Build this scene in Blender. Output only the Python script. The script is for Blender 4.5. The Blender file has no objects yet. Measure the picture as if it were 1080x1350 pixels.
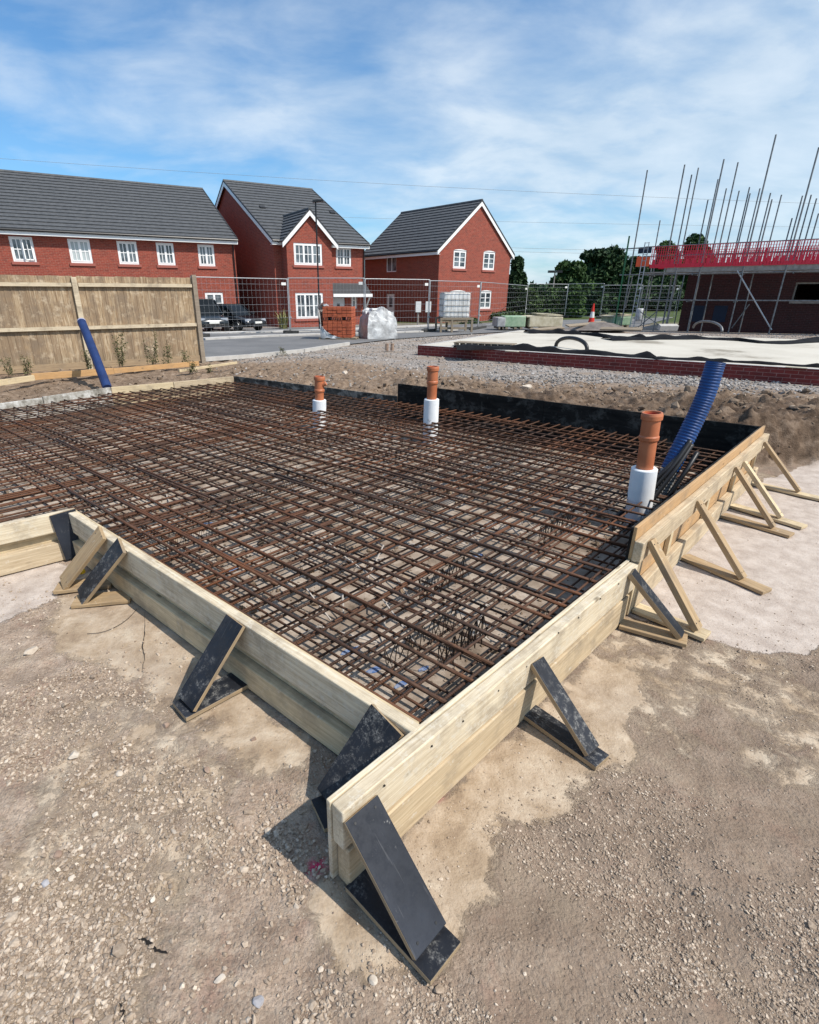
import bpy, bmesh, math, random
import numpy as np
from mathutils import Vector, Matrix
random.seed(7); RNG = np.random.default_rng(11)
C = bpy.context.scene.collection
R = math.radians
# ------------------------------------------------------------------ camera model (1080x1350 photo)
F, CX, CY, H = 700.0, 490.0, 675.0, 1.6
PT = math.atan(287/700)
def ray(px, py):
    a = (px-CX)/F; b = (CY-py)/F
    return Vector((a, math.cos(PT)+b*math.sin(PT), -math.sin(PT)+b*math.cos(PT)))
def G(px, py, z=0.0):
    r = ray(px, py); t = (z-H)/r.z; return Vector((r.x*t, r.y*t, z))
def DY(px, py, Y):
    r = ray(px, py); t = Y/r.y; return Vector((r.x*t, Y, H+r.z*t))
class Plane:                      # vertical plane through p0 along azimuth az: photo point -> (s, z)
    def __init__(s, p0, az):
        s.p0 = Vector((p0[0], p0[1])); s.d = Vector((math.cos(R(az)), math.sin(R(az)))); s.n = Vector((-s.d.y, s.d.x))
    def q(s, px, py):
        r = ray(px, py); r2 = Vector((r.x, r.y)); t = s.p0.dot(s.n)/r2.dot(s.n)
        return (r2*t-s.p0).dot(s.d), H+r.z*t
    def w(s, px, py):
        a, z = s.q(px, py); p = s.p0+s.d*a; return Vector((p.x, p.y, z))
# ------------------------------------------------------------------ numpy noise
def _hash(ix, iy, seed):
    n = (ix.astype(np.int64)*374761393 + iy.astype(np.int64)*668265263 + seed*1442695041) & 0x7fffffff
    n = ((n ^ (n >> 13))*1274126177) & 0x7fffffff
    return ((n ^ (n >> 16)) & 0xffff)/65535.0
def vnoise(x, y, seed=0):
    x = np.asarray(x, float); y = np.asarray(y, float)
    ix = np.floor(x); iy = np.floor(y); fx = x-ix; fy = y-iy
    fx = fx*fx*(3-2*fx); fy = fy*fy*(3-2*fy)
    a = _hash(ix, iy, seed); b = _hash(ix+1, iy, seed); c = _hash(ix, iy+1, seed); d = _hash(ix+1, iy+1, seed)
    return (a*(1-fx)+b*fx)*(1-fy)+(c*(1-fx)+d*fx)*fy
def fbm(x, y, o=4, seed=0):
    s = 0; a = .5; t = 0
    for k in range(o):
        s = s+a*vnoise(x, y, seed+k*17); t += a; x = x*2.03+3.1; y = y*2.03+1.7; a *= .5
    return s/t
def sm(a, b, x):
    t = np.clip((np.asarray(x, float)-a)/(b-a), 0, 1); return t*t*(3-2*t)
# ------------------------------------------------------------------ materials
def mat(name, base=(.5,.5,.5), rough=.6, metal=0.0, spec=.5):
    m = bpy.data.materials.new(name); m.use_nodes = True
    b = m.node_tree.nodes['Principled BSDF']
    b.inputs['Base Color'].default_value = (*base, 1); b.inputs['Roughness'].default_value = rough
    b.inputs['Metallic'].default_value = metal; b.inputs['Specular IOR Level'].default_value = spec
    return m
class N:
    def __init__(s, m): s.m = m; s.t = m.node_tree; s.b = s.t.nodes.get('Principled BSDF')
    def n(s, typ, ins={}, **kw):
        o = s.t.nodes.new(typ)
        for k, v in kw.items(): setattr(o, k, v)
        for k, v in ins.items():
            if isinstance(v, bpy.types.NodeSocket): s.t.links.new(v, o.inputs[k])
            else: o.inputs[k].default_value = v
        return o
    def link(s, a, b): s.t.links.new(a, b)
    def coord(s, which='Object', scale=(1,1,1), rnd=False):
        c = s.n('ShaderNodeTexCoord').outputs[which]
        mp = s.n('ShaderNodeMapping', {'Vector': c, 'Scale': scale})
        if rnd:
            oi = s.n('ShaderNodeObjectInfo')
            k = s.n('ShaderNodeVectorMath', {0: oi.outputs['Random'], 1: (37, 71, 53)}, operation='MULTIPLY')
            s.link(k.outputs[0], mp.inputs['Location'])
        return mp.outputs[0]
    def noise(s, v, scale, det=4, rough=.55, dist=0):
        return s.n('ShaderNodeTexNoise', {'Vector': v, 'Scale': scale, 'Detail': det, 'Roughness': rough, 'Distortion': dist}).outputs[0]
    def ramp(s, f, stops):
        r = s.n('ShaderNodeValToRGB', {'Fac': f}); e = r.color_ramp.elements
        while len(e) < len(stops): e.new(.5)
        for i, (p, c) in enumerate(stops):
            e[i].position = p; e[i].color = (*c, 1) if len(c) == 3 else c
        return r.outputs[0]
    def mix(s, f, a, b, mode='MIX'):
        o = s.n('ShaderNodeMix', data_type='RGBA', blend_type=mode)
        for idx, v in ((0, f), (6, a), (7, b)):
            if isinstance(v, bpy.types.NodeSocket): s.link(v, o.inputs[idx])
            else: o.inputs[idx].default_value = v if idx == 0 or len(v) == 4 else (*v, 1)
        return o.outputs[2]
    def math(s, op, a, b=0.0, clamp=False):
        return s.n('ShaderNodeMath', {0: a, 1: b}, operation=op, use_clamp=clamp).outputs[0]
    def bump(s, h, strength=.5, dist=.01, prev=None):
        i = {'Height': h, 'Strength': strength, 'Distance': dist}
        if prev: i['Normal'] = prev
        return s.n('ShaderNodeBump', i).outputs[0]
    def col(s, c): s.link(c, s.b.inputs['Base Color'])
    def rough(s, c): s.link(c, s.b.inputs['Roughness'])
    def nrm(s, c): s.link(c, s.b.inputs['Normal'])
g3 = lambda v: (v, v, v)
def wood_mat(name, dark, light, splash=.0, rough=.75, splashcol=(.62,.58,.5), dirt=.5):
    m = mat(name, light, rough); n = N(m)
    v = n.coord('Object', (2.4, 62, 62), True)
    a = n.noise(v, 1.0, 8, .68, 1.1)
    v2 = n.coord('Object', (5, 130, 130), True)
    b = n.noise(v2, 1.0, 3, .6)
    f = n.math('ADD', n.math('MULTIPLY', a, .58), n.math('MULTIPLY', b, .42))
    c = n.ramp(f, [(.33, dark), (.5, tuple((d+l)/2 for d, l in zip(dark, light))), (.64, light)])
    # knots
    kv = n.coord('Object', (3.4, 9, 9), True)
    k = n.n('ShaderNodeTexVoronoi', {'Vector': kv, 'Scale': 1.0, 'Randomness': 1.0}).outputs['Distance']
    c = n.mix(n.math('MULTIPLY', n.ramp(k, [(.06, (1,1,1)), (.12, (0,0,0))]), .85), c, tuple(d*.42 for d in dark))
    dv = n.coord('Object', (1, 1, 1), True)
    dn = n.noise(dv, 5.5, 6, .65)
    c = n.mix(n.math('MULTIPLY', n.ramp(dn, [(.48, (0,0,0)), (.66, (1,1,1))]), dirt), c, (.19,.15,.11))
    if splash:
        sn = n.noise(dv, 26, 9, .78)
        sc = n.ramp(sn, [(.62-splash*.2, (0,0,0)), (.67-splash*.2, (1,1,1))])
        c = n.mix(n.math('MULTIPLY', sc, .6), c, splashcol)
    n.col(c); n.nrm(n.bump(f, .35, .004)); return m
def ply_black(name, base=(.0105,.012,.016), splash=.5, rough=.42):
    m = mat(name, base, rough); n = N(m)
    v = n.coord('Object', (1,1,1), True)
    a = n.noise(v, 30, 9, .75); b = n.noise(v, 140, 6, .75); c0 = n.noise(v, 3.0, 5, .6)
    s = n.math('MULTIPLY', n.ramp(a, [(.60-splash*.13, (0,0,0)), (.68-splash*.1, (1,1,1))]), n.ramp(b, [(.42, (0,0,0)), (.62, (1,1,1))]))
    s = n.math('MULTIPLY', s, n.ramp(n.noise(v, 6, 3, .5), [(.47, (.08,.08,.08)), (.6, (1,1,1))]))
    c = n.mix(n.ramp(c0, [(.4, (0,0,0)), (.7, (1,1,1))]), base, tuple(x*2.1+.008 for x in base))
    c = n.mix(n.math('MULTIPLY', s, .6), c, (.42,.41,.38))
    sv = n.coord('Object', (3, 40, 40), True)
    sc = n.noise(sv, 2.2, 5, .6)
    c = n.mix(n.math('MULTIPLY', n.ramp(sc, [(.62, (0,0,0)), (.70, (1,1,1))]), .14), c, (.3,.3,.3))
    n.col(c); n.rough(n.ramp(a, [(.35, g3(rough-.05)), (.65, g3(.75))])); n.nrm(n.bump(b, .12, .002)); return m
M = {}
M['timber'] = wood_mat('formwork_timber', (.36,.265,.16), (.62,.515,.36), .12, .85)
M['timber_low'] = wood_mat('yellow_timber', (.36,.265,.155), (.61,.49,.325), .15, .85)
M['timber_splash'] = wood_mat('splashed_timber', (.44,.345,.225), (.76,.67,.50), .42, .88, (.62,.57,.47))
M['timber_grey'] = wood_mat('weathered_timber', (.42,.325,.195), (.72,.59,.38), .15, .88)
M['timber_orange'] = wood_mat('fresh_plank', (.42,.23,.09), (.6,.37,.17), .0, .75, dirt=.25)
M['timber_brace'] = wood_mat('brace_timber', (.26,.17,.085), (.47,.34,.195), .05, .75)
M['fence_wood'] = wood_mat('fence_boards', (.24,.165,.10), (.44,.325,.20), .0, .85, dirt=.3)
M['fence_rail'] = wood_mat('fence_rails', (.46,.37,.25), (.70,.60,.44), .0, .85)
M['fence_post'] = wood_mat('fence_posts', (.2,.16,.12), (.36,.30,.23), .0, .9)
M['ply_face'] = wood_mat('orange_plywood', (.40,.24,.11), (.56,.36,.18), .05, .7)
M['ply_black'] = ply_black('black_film_plywood', splash=.95)
M['ply_black_clean'] = ply_black('black_film_clean', (.013,.016,.023), .08, .42)
M['ply_back'] = ply_black('black_film_back', (.012,.011,.0105), .75, .7)
M['ply_edge'] = wood_mat('plywood_edge', (.25,.17,.09), (.42,.32,.2), 0)
def back_ply(name, lo, hi, pale, amt):
    m = mat(name, lo, .75, 0, .12); n = N(m); v = n.coord('Object', (1.2, 9, 9), True); v2 = n.coord('Object', (3.0, 3.4, 3.4), True)
    a = n.noise(v, 2.0, 7, .68, .8); b = n.noise(v2, 2.4, 8, .72, .3)
    c = n.ramp(a, [(.38, lo), (.62, hi)]); c = n.mix(n.ramp(b, [(.56-amt*.14, (0,0,0)), (.66-amt*.1, (.75,.75,.75))]), c, pale); n.col(c); n.nrm(n.bump(b, .2, .004)); return m
M['ply_back'] = back_ply('black_film_back', (.008,.008,.008), (.022,.02,.018), (.085,.08,.072), .35)
def m_back_splash():
    return back_ply('cement_stained_board', (.03,.028,.024), (.10,.09,.078), (.34,.31,.27), .6)
M['stained'] = m_back_splash()
def concrete_board():
    m = mat('cement_covered_board', (.5,.5,.48), .9); n = N(m); v = n.coord('Object', (1,1,1), True)
    a = n.noise(v, 6, 8, .7)
    n.col(n.ramp(a, [(.36, (.10,.09,.07)), (.48, (.33,.31,.27)), (.62, (.62,.61,.58))])); return m
M['cement_board'] = concrete_board()
def rust():
    m = mat('rusty_steel', (.12,.06,.03), .75, .25); n = N(m)
    v = n.coord('Object', (1,1,1), True); g = n.n('ShaderNodeNewGeometry').outputs['Position']
    a = n.noise(g, 1.1, 4, .6); b = n.noise(g, 55, 5, .6)
    c = n.ramp(b, [(.3, (.034,.018,.011)), (.55, (.09,.044,.024)), (.75, (.18,.082,.04))])
    c = n.mix(n.ramp(a, [(.42, (0,0,0)), (.68, (.7,.7,.7))]), c, (.21,.075,.028))
    oi = n.n('ShaderNodeObjectInfo').outputs['Random']
    c = n.mix(n.math('MULTIPLY', oi, .5), c, (.032,.026,.024))
    n.col(c)
    rib = n.n('ShaderNodeTexWave', {'Vector': g, 'Scale': 42.0, 'Distortion': 0.0}, bands_direction='DIAGONAL').outputs[1]
    n.nrm(n.bump(rib, .35, .002)); return m
M['rust'] = rust()
M['wire'] = mat('dark_wire', (.06,.045,.035), .6, .5)
M['paleconc'] = mat('pale_spacer', (.42,.38,.34), .9)
def simple_var(name, c1, c2, scale=8, rough=.7, bump=.2, metal=0, det=5):
    m = mat(name, c1, rough, metal); n = N(m); v = n.coord('Object', (1,1,1), True)
    a = n.noise(v, scale, det, .6); n.col(n.ramp(a, [(.35, c1), (.65, c2)]))
    if bump: n.nrm(n.bump(a, bump, .01))
    return m
M['orange'] = simple_var('orange_drain_pipe', (.40,.115,.045), (.50,.17,.075), 6, .5, 0)
M['red_in'] = mat('red_seal', (.45,.04,.02), .5)
M['sleeve'] = simple_var('white_foam_sleeve', (.74,.76,.78), (.82,.83,.84), 12, .75, .15)
M['blue'] = simple_var('blue_duct', (.001,.034,.14), (.002,.06,.23), 5, .45, 0)
M['bluepipe'] = simple_var('blue_water_pipe', (.004,.018,.085), (.010,.034,.13), 4, .6, 0)
M['cable'] = mat('black_cable', (.015,.015,.016), .45)
M['grey_duct'] = simple_var('grey_dusty_duct', (.12,.12,.12), (.3,.3,.29), 20, .6, 0)
# ground
def ground_mat():
    m = mat('site_ground', (.3,.25,.2), .95, 0, .2); n = N(m)
    P = n.n('ShaderNodeNewGeometry').outputs['Position']
    at = n.n('ShaderNodeVertexColor', layer_name='mask').outputs['Color']
    sp = n.n('ShaderNodeSeparateColor', {0: at}); r, g, b = sp.outputs[0], sp.outputs[1], sp.outputs[2]
    at2 = n.n('ShaderNodeVertexColor', layer_name='mask2').outputs['Color']
    sp2 = n.n('ShaderNodeSeparateColor', {0: at2}); so, gr, pk = sp2.outputs[0], sp2.outputs[1], sp2.outputs[2]
    n1 = n.noise(P, 1.3, 6, .6); n2 = n.noise(P, 9, 6, .65); n3 = n.noise(P, 70, 5, .7); n4 = n.noise(P, 240, 3, .6)
    c = n.ramp(n2, [(.30, (.27,.192,.140)), (.5, (.41,.31,.235)), (.70, (.55,.44,.345))])
    c = n.mix(n.ramp(n1, [(.42, (0,0,0)), (.62, (.55,.55,.55))]), c, (.33,.25,.185))
    vor = n.n('ShaderNodeTexVoronoi', {'Vector': P, 'Scale': 95.0}); vc = vor.outputs['Color']; vd = vor.outputs['Distance']
    vs = n.n('ShaderNodeSeparateColor', {0: vc}).outputs[0]
    c = n.mix(n.ramp(vs, [(.55, (0,0,0)), (.95, (.3,.3,.3))]), c, (.56,.47,.37))
    c = n.mix(n.ramp(vs, [(.05, (.3,.3,.3)), (.35, (0,0,0))]), c, (.18,.13,.095))
    q1 = n.noise(P, 3.1, 7, .68, .5); q2 = n.noise(P, 4.3, 6, .66, .4)
    c = n.mix(n.ramp(q1, [(.55, (0,0,0)), (.64, (.6,.6,.6))]), c, (.50,.41,.30))
    c = n.mix(n.ramp(q2, [(.56, (0,0,0)), (.66, (.5,.5,.5))]), c, (.34,.20,.15))
    c = n.mix(n.ramp(q1, [(.34, (.4,.4,.4)), (.43, (0,0,0))]), c, (.19,.155,.125))
    c = n.mix(n.ramp(n4, [(.56, (0,0,0)), (.68, (.45,.45,.45))]), c, (.13,.095,.068))
    # tan compacted patches
    pale = n.ramp(n.noise(P, 5.5, 9, .72, .3), [(.32, (.25,.18,.12)), (.44, (.37,.28,.19)), (.54, (.46,.365,.265)), (.68, (.60,.51,.39))])
    pale = n.mix(n.ramp(n1, [(.5, (0,0,0)), (.7, (.5,.5,.5))]), pale, (.34,.275,.22))
    pale = n.mix(n.ramp(n3, [(.55, (0,0,0)), (.75, (.5,.5,.5))]), pale, (.28,.21,.15))
    strk = n.noise(n.n('ShaderNodeMapping', {'Vector': P, 'Rotation': (0,0,R(-38)), 'Scale': (1.0, 5.0, 1)}).outputs[0], 1.6, 5, .6)
    c = n.mix(n.ramp(strk, [(.46, (.0,.0,.0)), (.60, (.35,.35,.35))]), c, (.17,.125,.09))
    sx_ = n.n('ShaderNodeSeparateXYZ', {0: P}).outputs[0]
    c = n.mix(n.ramp(n.math('ADD', sx_, n.math('MULTIPLY', q1, 1.2)), [(.6, (0,0,0)), (1.0, (.5,.5,.5))]), c, (.21,.155,.113))
    rq = n.math('ADD', r, n.math('MULTIPLY', n.math('SUBTRACT', n.noise(P, 11, 9, .75, .4), .5), 2.2)); r = n.ramp(rq, [(.32, (0,0,0)), (.66, (.9,.9,.9))])
    c = n.mix(r, c, pale)
    white = n.ramp(n2, [(.3, (.34,.275,.23)), (.5, (.45,.38,.325)), (.7, (.55,.48,.42))])
    white = n.mix(n.ramp(n4, [(.5, (0,0,0)), (.66, (.5,.5,.5))]), white, (.62,.56,.50)); white = n.mix(n.ramp(n3, [(.58, (0,0,0)), (.72, (.55,.55,.55))]), white, (.28,.22,.18))
    gq = n.math('ADD', g, n.math('MULTIPLY', n.math('SUBTRACT', n.noise(P, 14, 9, .75), .5), 1.5)); g = n.ramp(gq, [(.38, (0,0,0)), (.58, (1,1,1))])
    c = n.mix(g, c, white)
    gv = n.n('ShaderNodeTexVoronoi', {'Vector': P, 'Scale': 26.0})
    gs = n.n('ShaderNodeSeparateColor', {0: gv.outputs['Color']}).outputs[1]
    gravel = n.ramp(gs, [(.0, (.15,.13,.115)), (.5, (.29,.26,.235)), (1, (.46,.43,.40))])
    gravel = n.mix(n.ramp(n1, [(.40, (0,0,0)), (.6, (.8,.8,.8))]), gravel, (.27,.21,.16))
    c = n.mix(b, c, gravel)
    soil = n.ramp(n2, [(.3, (.10,.066,.042)), (.5, (.20,.14,.095)), (.7, (.33,.25,.185))])
    soil = n.mix(n.ramp(n3, [(.5, (0,0,0)), (.7, (.6,.6,.6))]), soil, (.38,.295,.22))
    c = n.mix(so, c, soil)
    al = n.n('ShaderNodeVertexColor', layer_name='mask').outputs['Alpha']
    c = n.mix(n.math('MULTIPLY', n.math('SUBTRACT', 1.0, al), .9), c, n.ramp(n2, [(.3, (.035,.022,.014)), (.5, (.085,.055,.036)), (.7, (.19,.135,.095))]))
    grass = n.ramp(n.noise(P, 2.5, 8, .7), [(.3, (.03,.05,.014)), (.7, (.10,.13,.04))])
    c = n.mix(gr, c, grass)
    c = n.mix(pk, c, (.62,.03,.12))
    n.col(c)
    rough_amt = n.math('SUBTRACT', 1.0, n.math('MULTIPLY', n.math('MAXIMUM', r, g), .8))
    hgt = n.math('MULTIPLY', n.math('ADD', n.math('MULTIPLY', n3, 1.0), n.math('MULTIPLY', n.math('SUBTRACT', 1.0, vd), .35)), rough_amt)
    b1 = n.bump(hgt, .9, .012)
    b2 = n.bump(n4, .35, .004, b1)
    b3 = n.bump(n2, .35, .03, b2)
    n.nrm(b3); return m
M['ground'] = ground_mat()
def floor_mat():
    m = mat('blinding_floor', (.5,.44,.38), .95); n = N(m); P = n.n('ShaderNodeNewGeometry').outputs['Position']
    a = n.noise(P, 3.5, 7, .65); b = n.noise(P, 30, 5, .65)
    c = n.ramp(a, [(.3, (.12,.088,.062)), (.46, (.27,.212,.162)), (.62, (.46,.39,.32))])
    c = n.mix(n.ramp(b, [(.52, (0,0,0)), (.68, (.6,.6,.6))]), c, (.27,.20,.145))
    n.col(c); n.nrm(n.bump(b, .5, .01)); return m
M['floor'] = floor_mat()
def stone_mat(name, lo, mid, hi):
    m = mat(name, mid, .92, 0, .2); n = N(m)
    t = n.n('ShaderNodeAttribute', attribute_name='tone').outputs['Fac']
    P = n.n('ShaderNodeNewGeometry').outputs['Position']; a = n.noise(P, 120, 4, .6)
    c = n.ramp(t, [(0, lo), (.55, mid), (1, hi)])
    c = n.mix(.3, c, n.ramp(a, [(.3, tuple(x*.6 for x in mid)), (.7, hi)]))
    n.col(c); n.nrm(n.bump(a, .4, .003)); return m
M['pebble'] = stone_mat('pebbles', (.17,.12,.085), (.34,.26,.19), (.66,.56,.45))
M['ballast'] = stone_mat('grey_ballast', (.10,.09,.08), (.26,.24,.22), (.52,.49,.46))
M['clod'] = stone_mat('soil_clods', (.07,.047,.032), (.19,.135,.092), (.38,.30,.225))
M['rock'] = simple_var('pale_rock', (.40,.33,.26), (.62,.55,.46), 14, .95, .6)
M['rock_br'] = simple_var('brown_rock', (.23,.15,.11), (.38,.28,.21), 14, .95, .6)
M['rock_grey'] = simple_var('grey_rock', (.25,.24,.25), (.45,.44,.45), 14, .95, .6)
def asphalt():
    m = mat('asphalt', (.09,.09,.092), .9); n = N(m); P = n.n('ShaderNodeNewGeometry').outputs['Position']
    a = n.noise(P, .8, 6, .6); b = n.noise(P, 60, 3, .6)
    c = n.ramp(a, [(.35, (.115,.117,.12)), (.65, (.185,.185,.185))]); c = n.mix(.3, c, n.ramp(b, [(.3, g3(.06)), (.7, g3(.22))]))
    n.col(c); return m
M['asphalt'] = asphalt()
M['kerb'] = simple_var('concrete_kerb', (.40,.385,.36), (.52,.50,.47), 3, .9, .2)
def brick_mat(name, c1, c2, mortar, sx=1.0):
    m = mat(name, c1, .85); n = N(m)
    tc = n.n('ShaderNodeTexCoord').outputs['Object']
    s = n.n('ShaderNodeSeparateXYZ', {0: tc})
    xy = n.math('ADD', s.outputs[0], s.outputs[1])
    v = n.n('ShaderNodeCombineXYZ', {0: xy, 1: s.outputs[2], 2: 0.0}).outputs[0]
    br = n.n('ShaderNodeTexBrick', {'Vector': v, 'Color1': (*c1, 1), 'Color2': (*c2, 1), 'Mortar': (*mortar, 1), 'Scale': 1.0, 'Mortar Size': .006,
            'Brick Width': .225*sx, 'Row Height': .075*sx, 'Mortar Smooth': .1, 'Bias': 0.0})
    a = n.noise(tc, 3.0, 6, .7)
    a2 = n.noise(v, 9.0, 4, .6)
    c = n.mix(n.ramp(a2, [(.4, (0,0,0)), (.7, (.55,.55,.55))]), br.outputs[0], tuple(x*.5 for x in c1))
    c = n.mix(n.math('MULTIPLY', n.ramp(a, [(.4, (0,0,0)), (.65, (1,1,1))]), .35), c, tuple(min(1, x*1.35) for x in c1))
    n.col(c); n.nrm(n.bump(n.math('SUBTRACT', 1.0, br.outputs[1]), .5, .01)); return m
M['brick'] = brick_mat('red_brick', (.315,.060,.034), (.19,.034,.022), (.33,.20,.15))
M['brick_dk_shade'] = brick_mat('dark_red_brick_shaded', (.055,.011,.010), (.032,.008,.008), (.08,.05,.045))  # base colour darkened further to paint in the shade behind the scaffold
M['brick_site'] = brick_mat('plum_brick', (.19,.026,.022), (.105,.016,.015), (.30,.17,.15))
M['sill'] = mat('red_sill', (.33,.10,.075), .8)
M['tile'] = simple_var('grey_roof_tile', (.06,.064,.069), (.095,.099,.104), 5, .7, .1)
M['tile_edge'] = mat('dark_verge', (.028,.029,.032), .6)
M['white'] = simple_var('white_upvc', (.82,.82,.81), (.87,.87,.86), 3, .4, 0)
def glass():
    m = mat('window_glass', (.05,.065,.08), .06, 0, .8); n = N(m); P = n.n('ShaderNodeNewGeometry').outputs['Position']
    a = n.noise(P, 1.7, 3, .5)
    n.col(n.ramp(a, [(.42, (.03,.04,.05)), (.6, (.16,.19,.21))])); return m
M['glass'] = glass()
M['curtain'] = mat('pale_curtain_glass', (.45,.5,.5), .25)
M['gutter'] = mat('black_gutter', (.012,.012,.013), .4)
M['door'] = mat('pale_door', (.62,.66,.68), .4)
M['canopy'] = mat('grey_canopy', (.035,.038,.042), .7)
M['galv'] = simple_var('galvanised_steel', (.36,.37,.38), (.52,.53,.54), 20, .5, 0, .6)
M['scaf'] = simple_var('scaffold_tube', (.13,.135,.14), (.27,.27,.27), 8, .5, 0, .5)
M['greenpole'] = mat('green_pole', (.02,.13,.05), .5)
M['deckboard'] = simple_var('scaffold_board', (.22,.20,.18), (.34,.31,.28), 6, .85, 0)
M['redmesh'] = mat('red_brick_guard', (.70,.02,.05), .5)
M['orangemesh'] = mat('orange_panel', (.75,.09,.02), .5)
M['bluesheet'] = mat('dark_blue_sheet', (.010,.018,.040), .8)
M['rubber'] = simple_var('black_rubber', (.025,.025,.025), (.06,.06,.058), 10, .85, .3)
M['poly'] = simple_var('white_polythene', (.30,.30,.30), (.66,.67,.67), 3.5, .35, .6)
M['poly_grey'] = simple_var('grey_polythene', (.26,.26,.26), (.42,.42,.42), 4, .4, .6)
M['pallet'] = wood_mat('pallet_wood', (.17,.13,.09), (.34,.28,.2), 0)
M['orangebrick'] = brick_mat('orange_brick', (.50,.12,.05), (.38,.08,.035), (.16,.05,.03))
M['green_sheet'] = simple_var('green_wrap', (.20,.33,.20), (.38,.48,.33), 4, .5, .3)
M['cream_board'] = simple_var('cream_boards', (.42,.37,.25), (.58,.53,.4), 5, .8, .1)
M['carblack'] = mat('black_car_paint', (.012,.013,.016), .16, .3, .8)
M['carslate'] = mat('slate_car_paint', (.022,.028,.033), .18, .3, .8)
M['carglass'] = mat('car_glass', (.008,.010,.011), .12, 0, .3)
M['lightglass'] = mat('headlight_lens', (.35,.37,.4), .12, .3)
M['chrome'] = mat('alloy', (.30,.31,.32), .35, .8)
M['plate'] = mat('number_plate', (.7,.7,.66), .5)
M['cone_red'] = mat('cone_red', (.65,.03,.015), .5)
M['cone_white'] = mat('cone_white', (.75,.75,.72), .5)
M['dpm'] = simple_var('black_membrane', (.006,.006,.007), (.014,.014,.015), 3, .65, .3)
def slabm():
    m = mat('slab_concrete', (.62,.59,.54), .9); n = N(m); P = n.n('ShaderNodeNewGeometry').outputs['Position']
    a = n.noise(P, .5, 6, .6)
    n.col(n.ramp(a, [(.36, (.27,.24,.19)), (.43, (.49,.455,.385)), (.6, (.56,.525,.45))])); return m
M['slab'] = slabm()
M['yellow'] = mat('yellow_cap', (.75,.55,.03), .5)
M['bluepaint'] = simple_var('blue_marker', (.05,.13,.34), (.30,.32,.36), 60, .9, 0)
M['crackdark'] = mat('crack_shadow_soil', (.012,.009,.007), 1)
M['bark'] = simple_var('bark', (.06,.045,.03), (.13,.10,.07), 6, .95, .4)
def leafm(name, a, b):
    m = mat(name, a, .7, 0, .25); n = N(m)
    t = n.n('ShaderNodeAttribute', attribute_name='tone').outputs['Fac']
    n.col(n.ramp(t, [(0, a), (1, b)])); return m
M['leaf'] = leafm('broad_leaves', (.022,.050,.014), (.075,.135,.034))
M['leaf_dk'] = leafm('dark_leaves', (.013,.034,.013), (.045,.085,.028))
M['leaf_lt'] = leafm('light_leaves', (.035,.065,.02), (.09,.14,.04))
M['weed'] = leafm('weed_leaves', (.03,.05,.014), (.13,.13,.05))
M['strap_leaf'] = leafm('strap_leaves', (.10,.11,.03), (.35,.32,.13))

# ------------------------------------------------------------------ object helpers
MW = {}                                   # world matrix of every object we parent to
def tag(o, label=None, cat=None, group=None, kind=None):
    if label: o['label'] = label
    if cat: o['category'] = cat
    if group: o['group'] = group
    if kind: o['kind'] = kind
    return o
def thing(name, label, cat, loc=(0,0,0), rz=0.0, group=None, kind=None):
    o = bpy.data.objects.new(name, None); C.objects.link(o); o.empty_display_size = .2
    o.location = loc; o.rotation_euler = (0,0,rz)
    MW[o] = Matrix.Translation(Vector(loc)) @ Matrix.Rotation(rz, 4, 'Z')
    return tag(o, label, cat, group, kind)
def place(o, parent, Mw):
    MW[o] = Mw
    if parent is not None:
        o.parent = parent; o.matrix_local = MW[parent].inverted() @ Mw
    else: o.matrix_local = Mw
def copy_tree(o, parent=None):
    c = o.copy(); C.objects.link(c); c.parent = parent
    for ch in list(o.children): copy_tree(ch, c)
    return c
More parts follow.
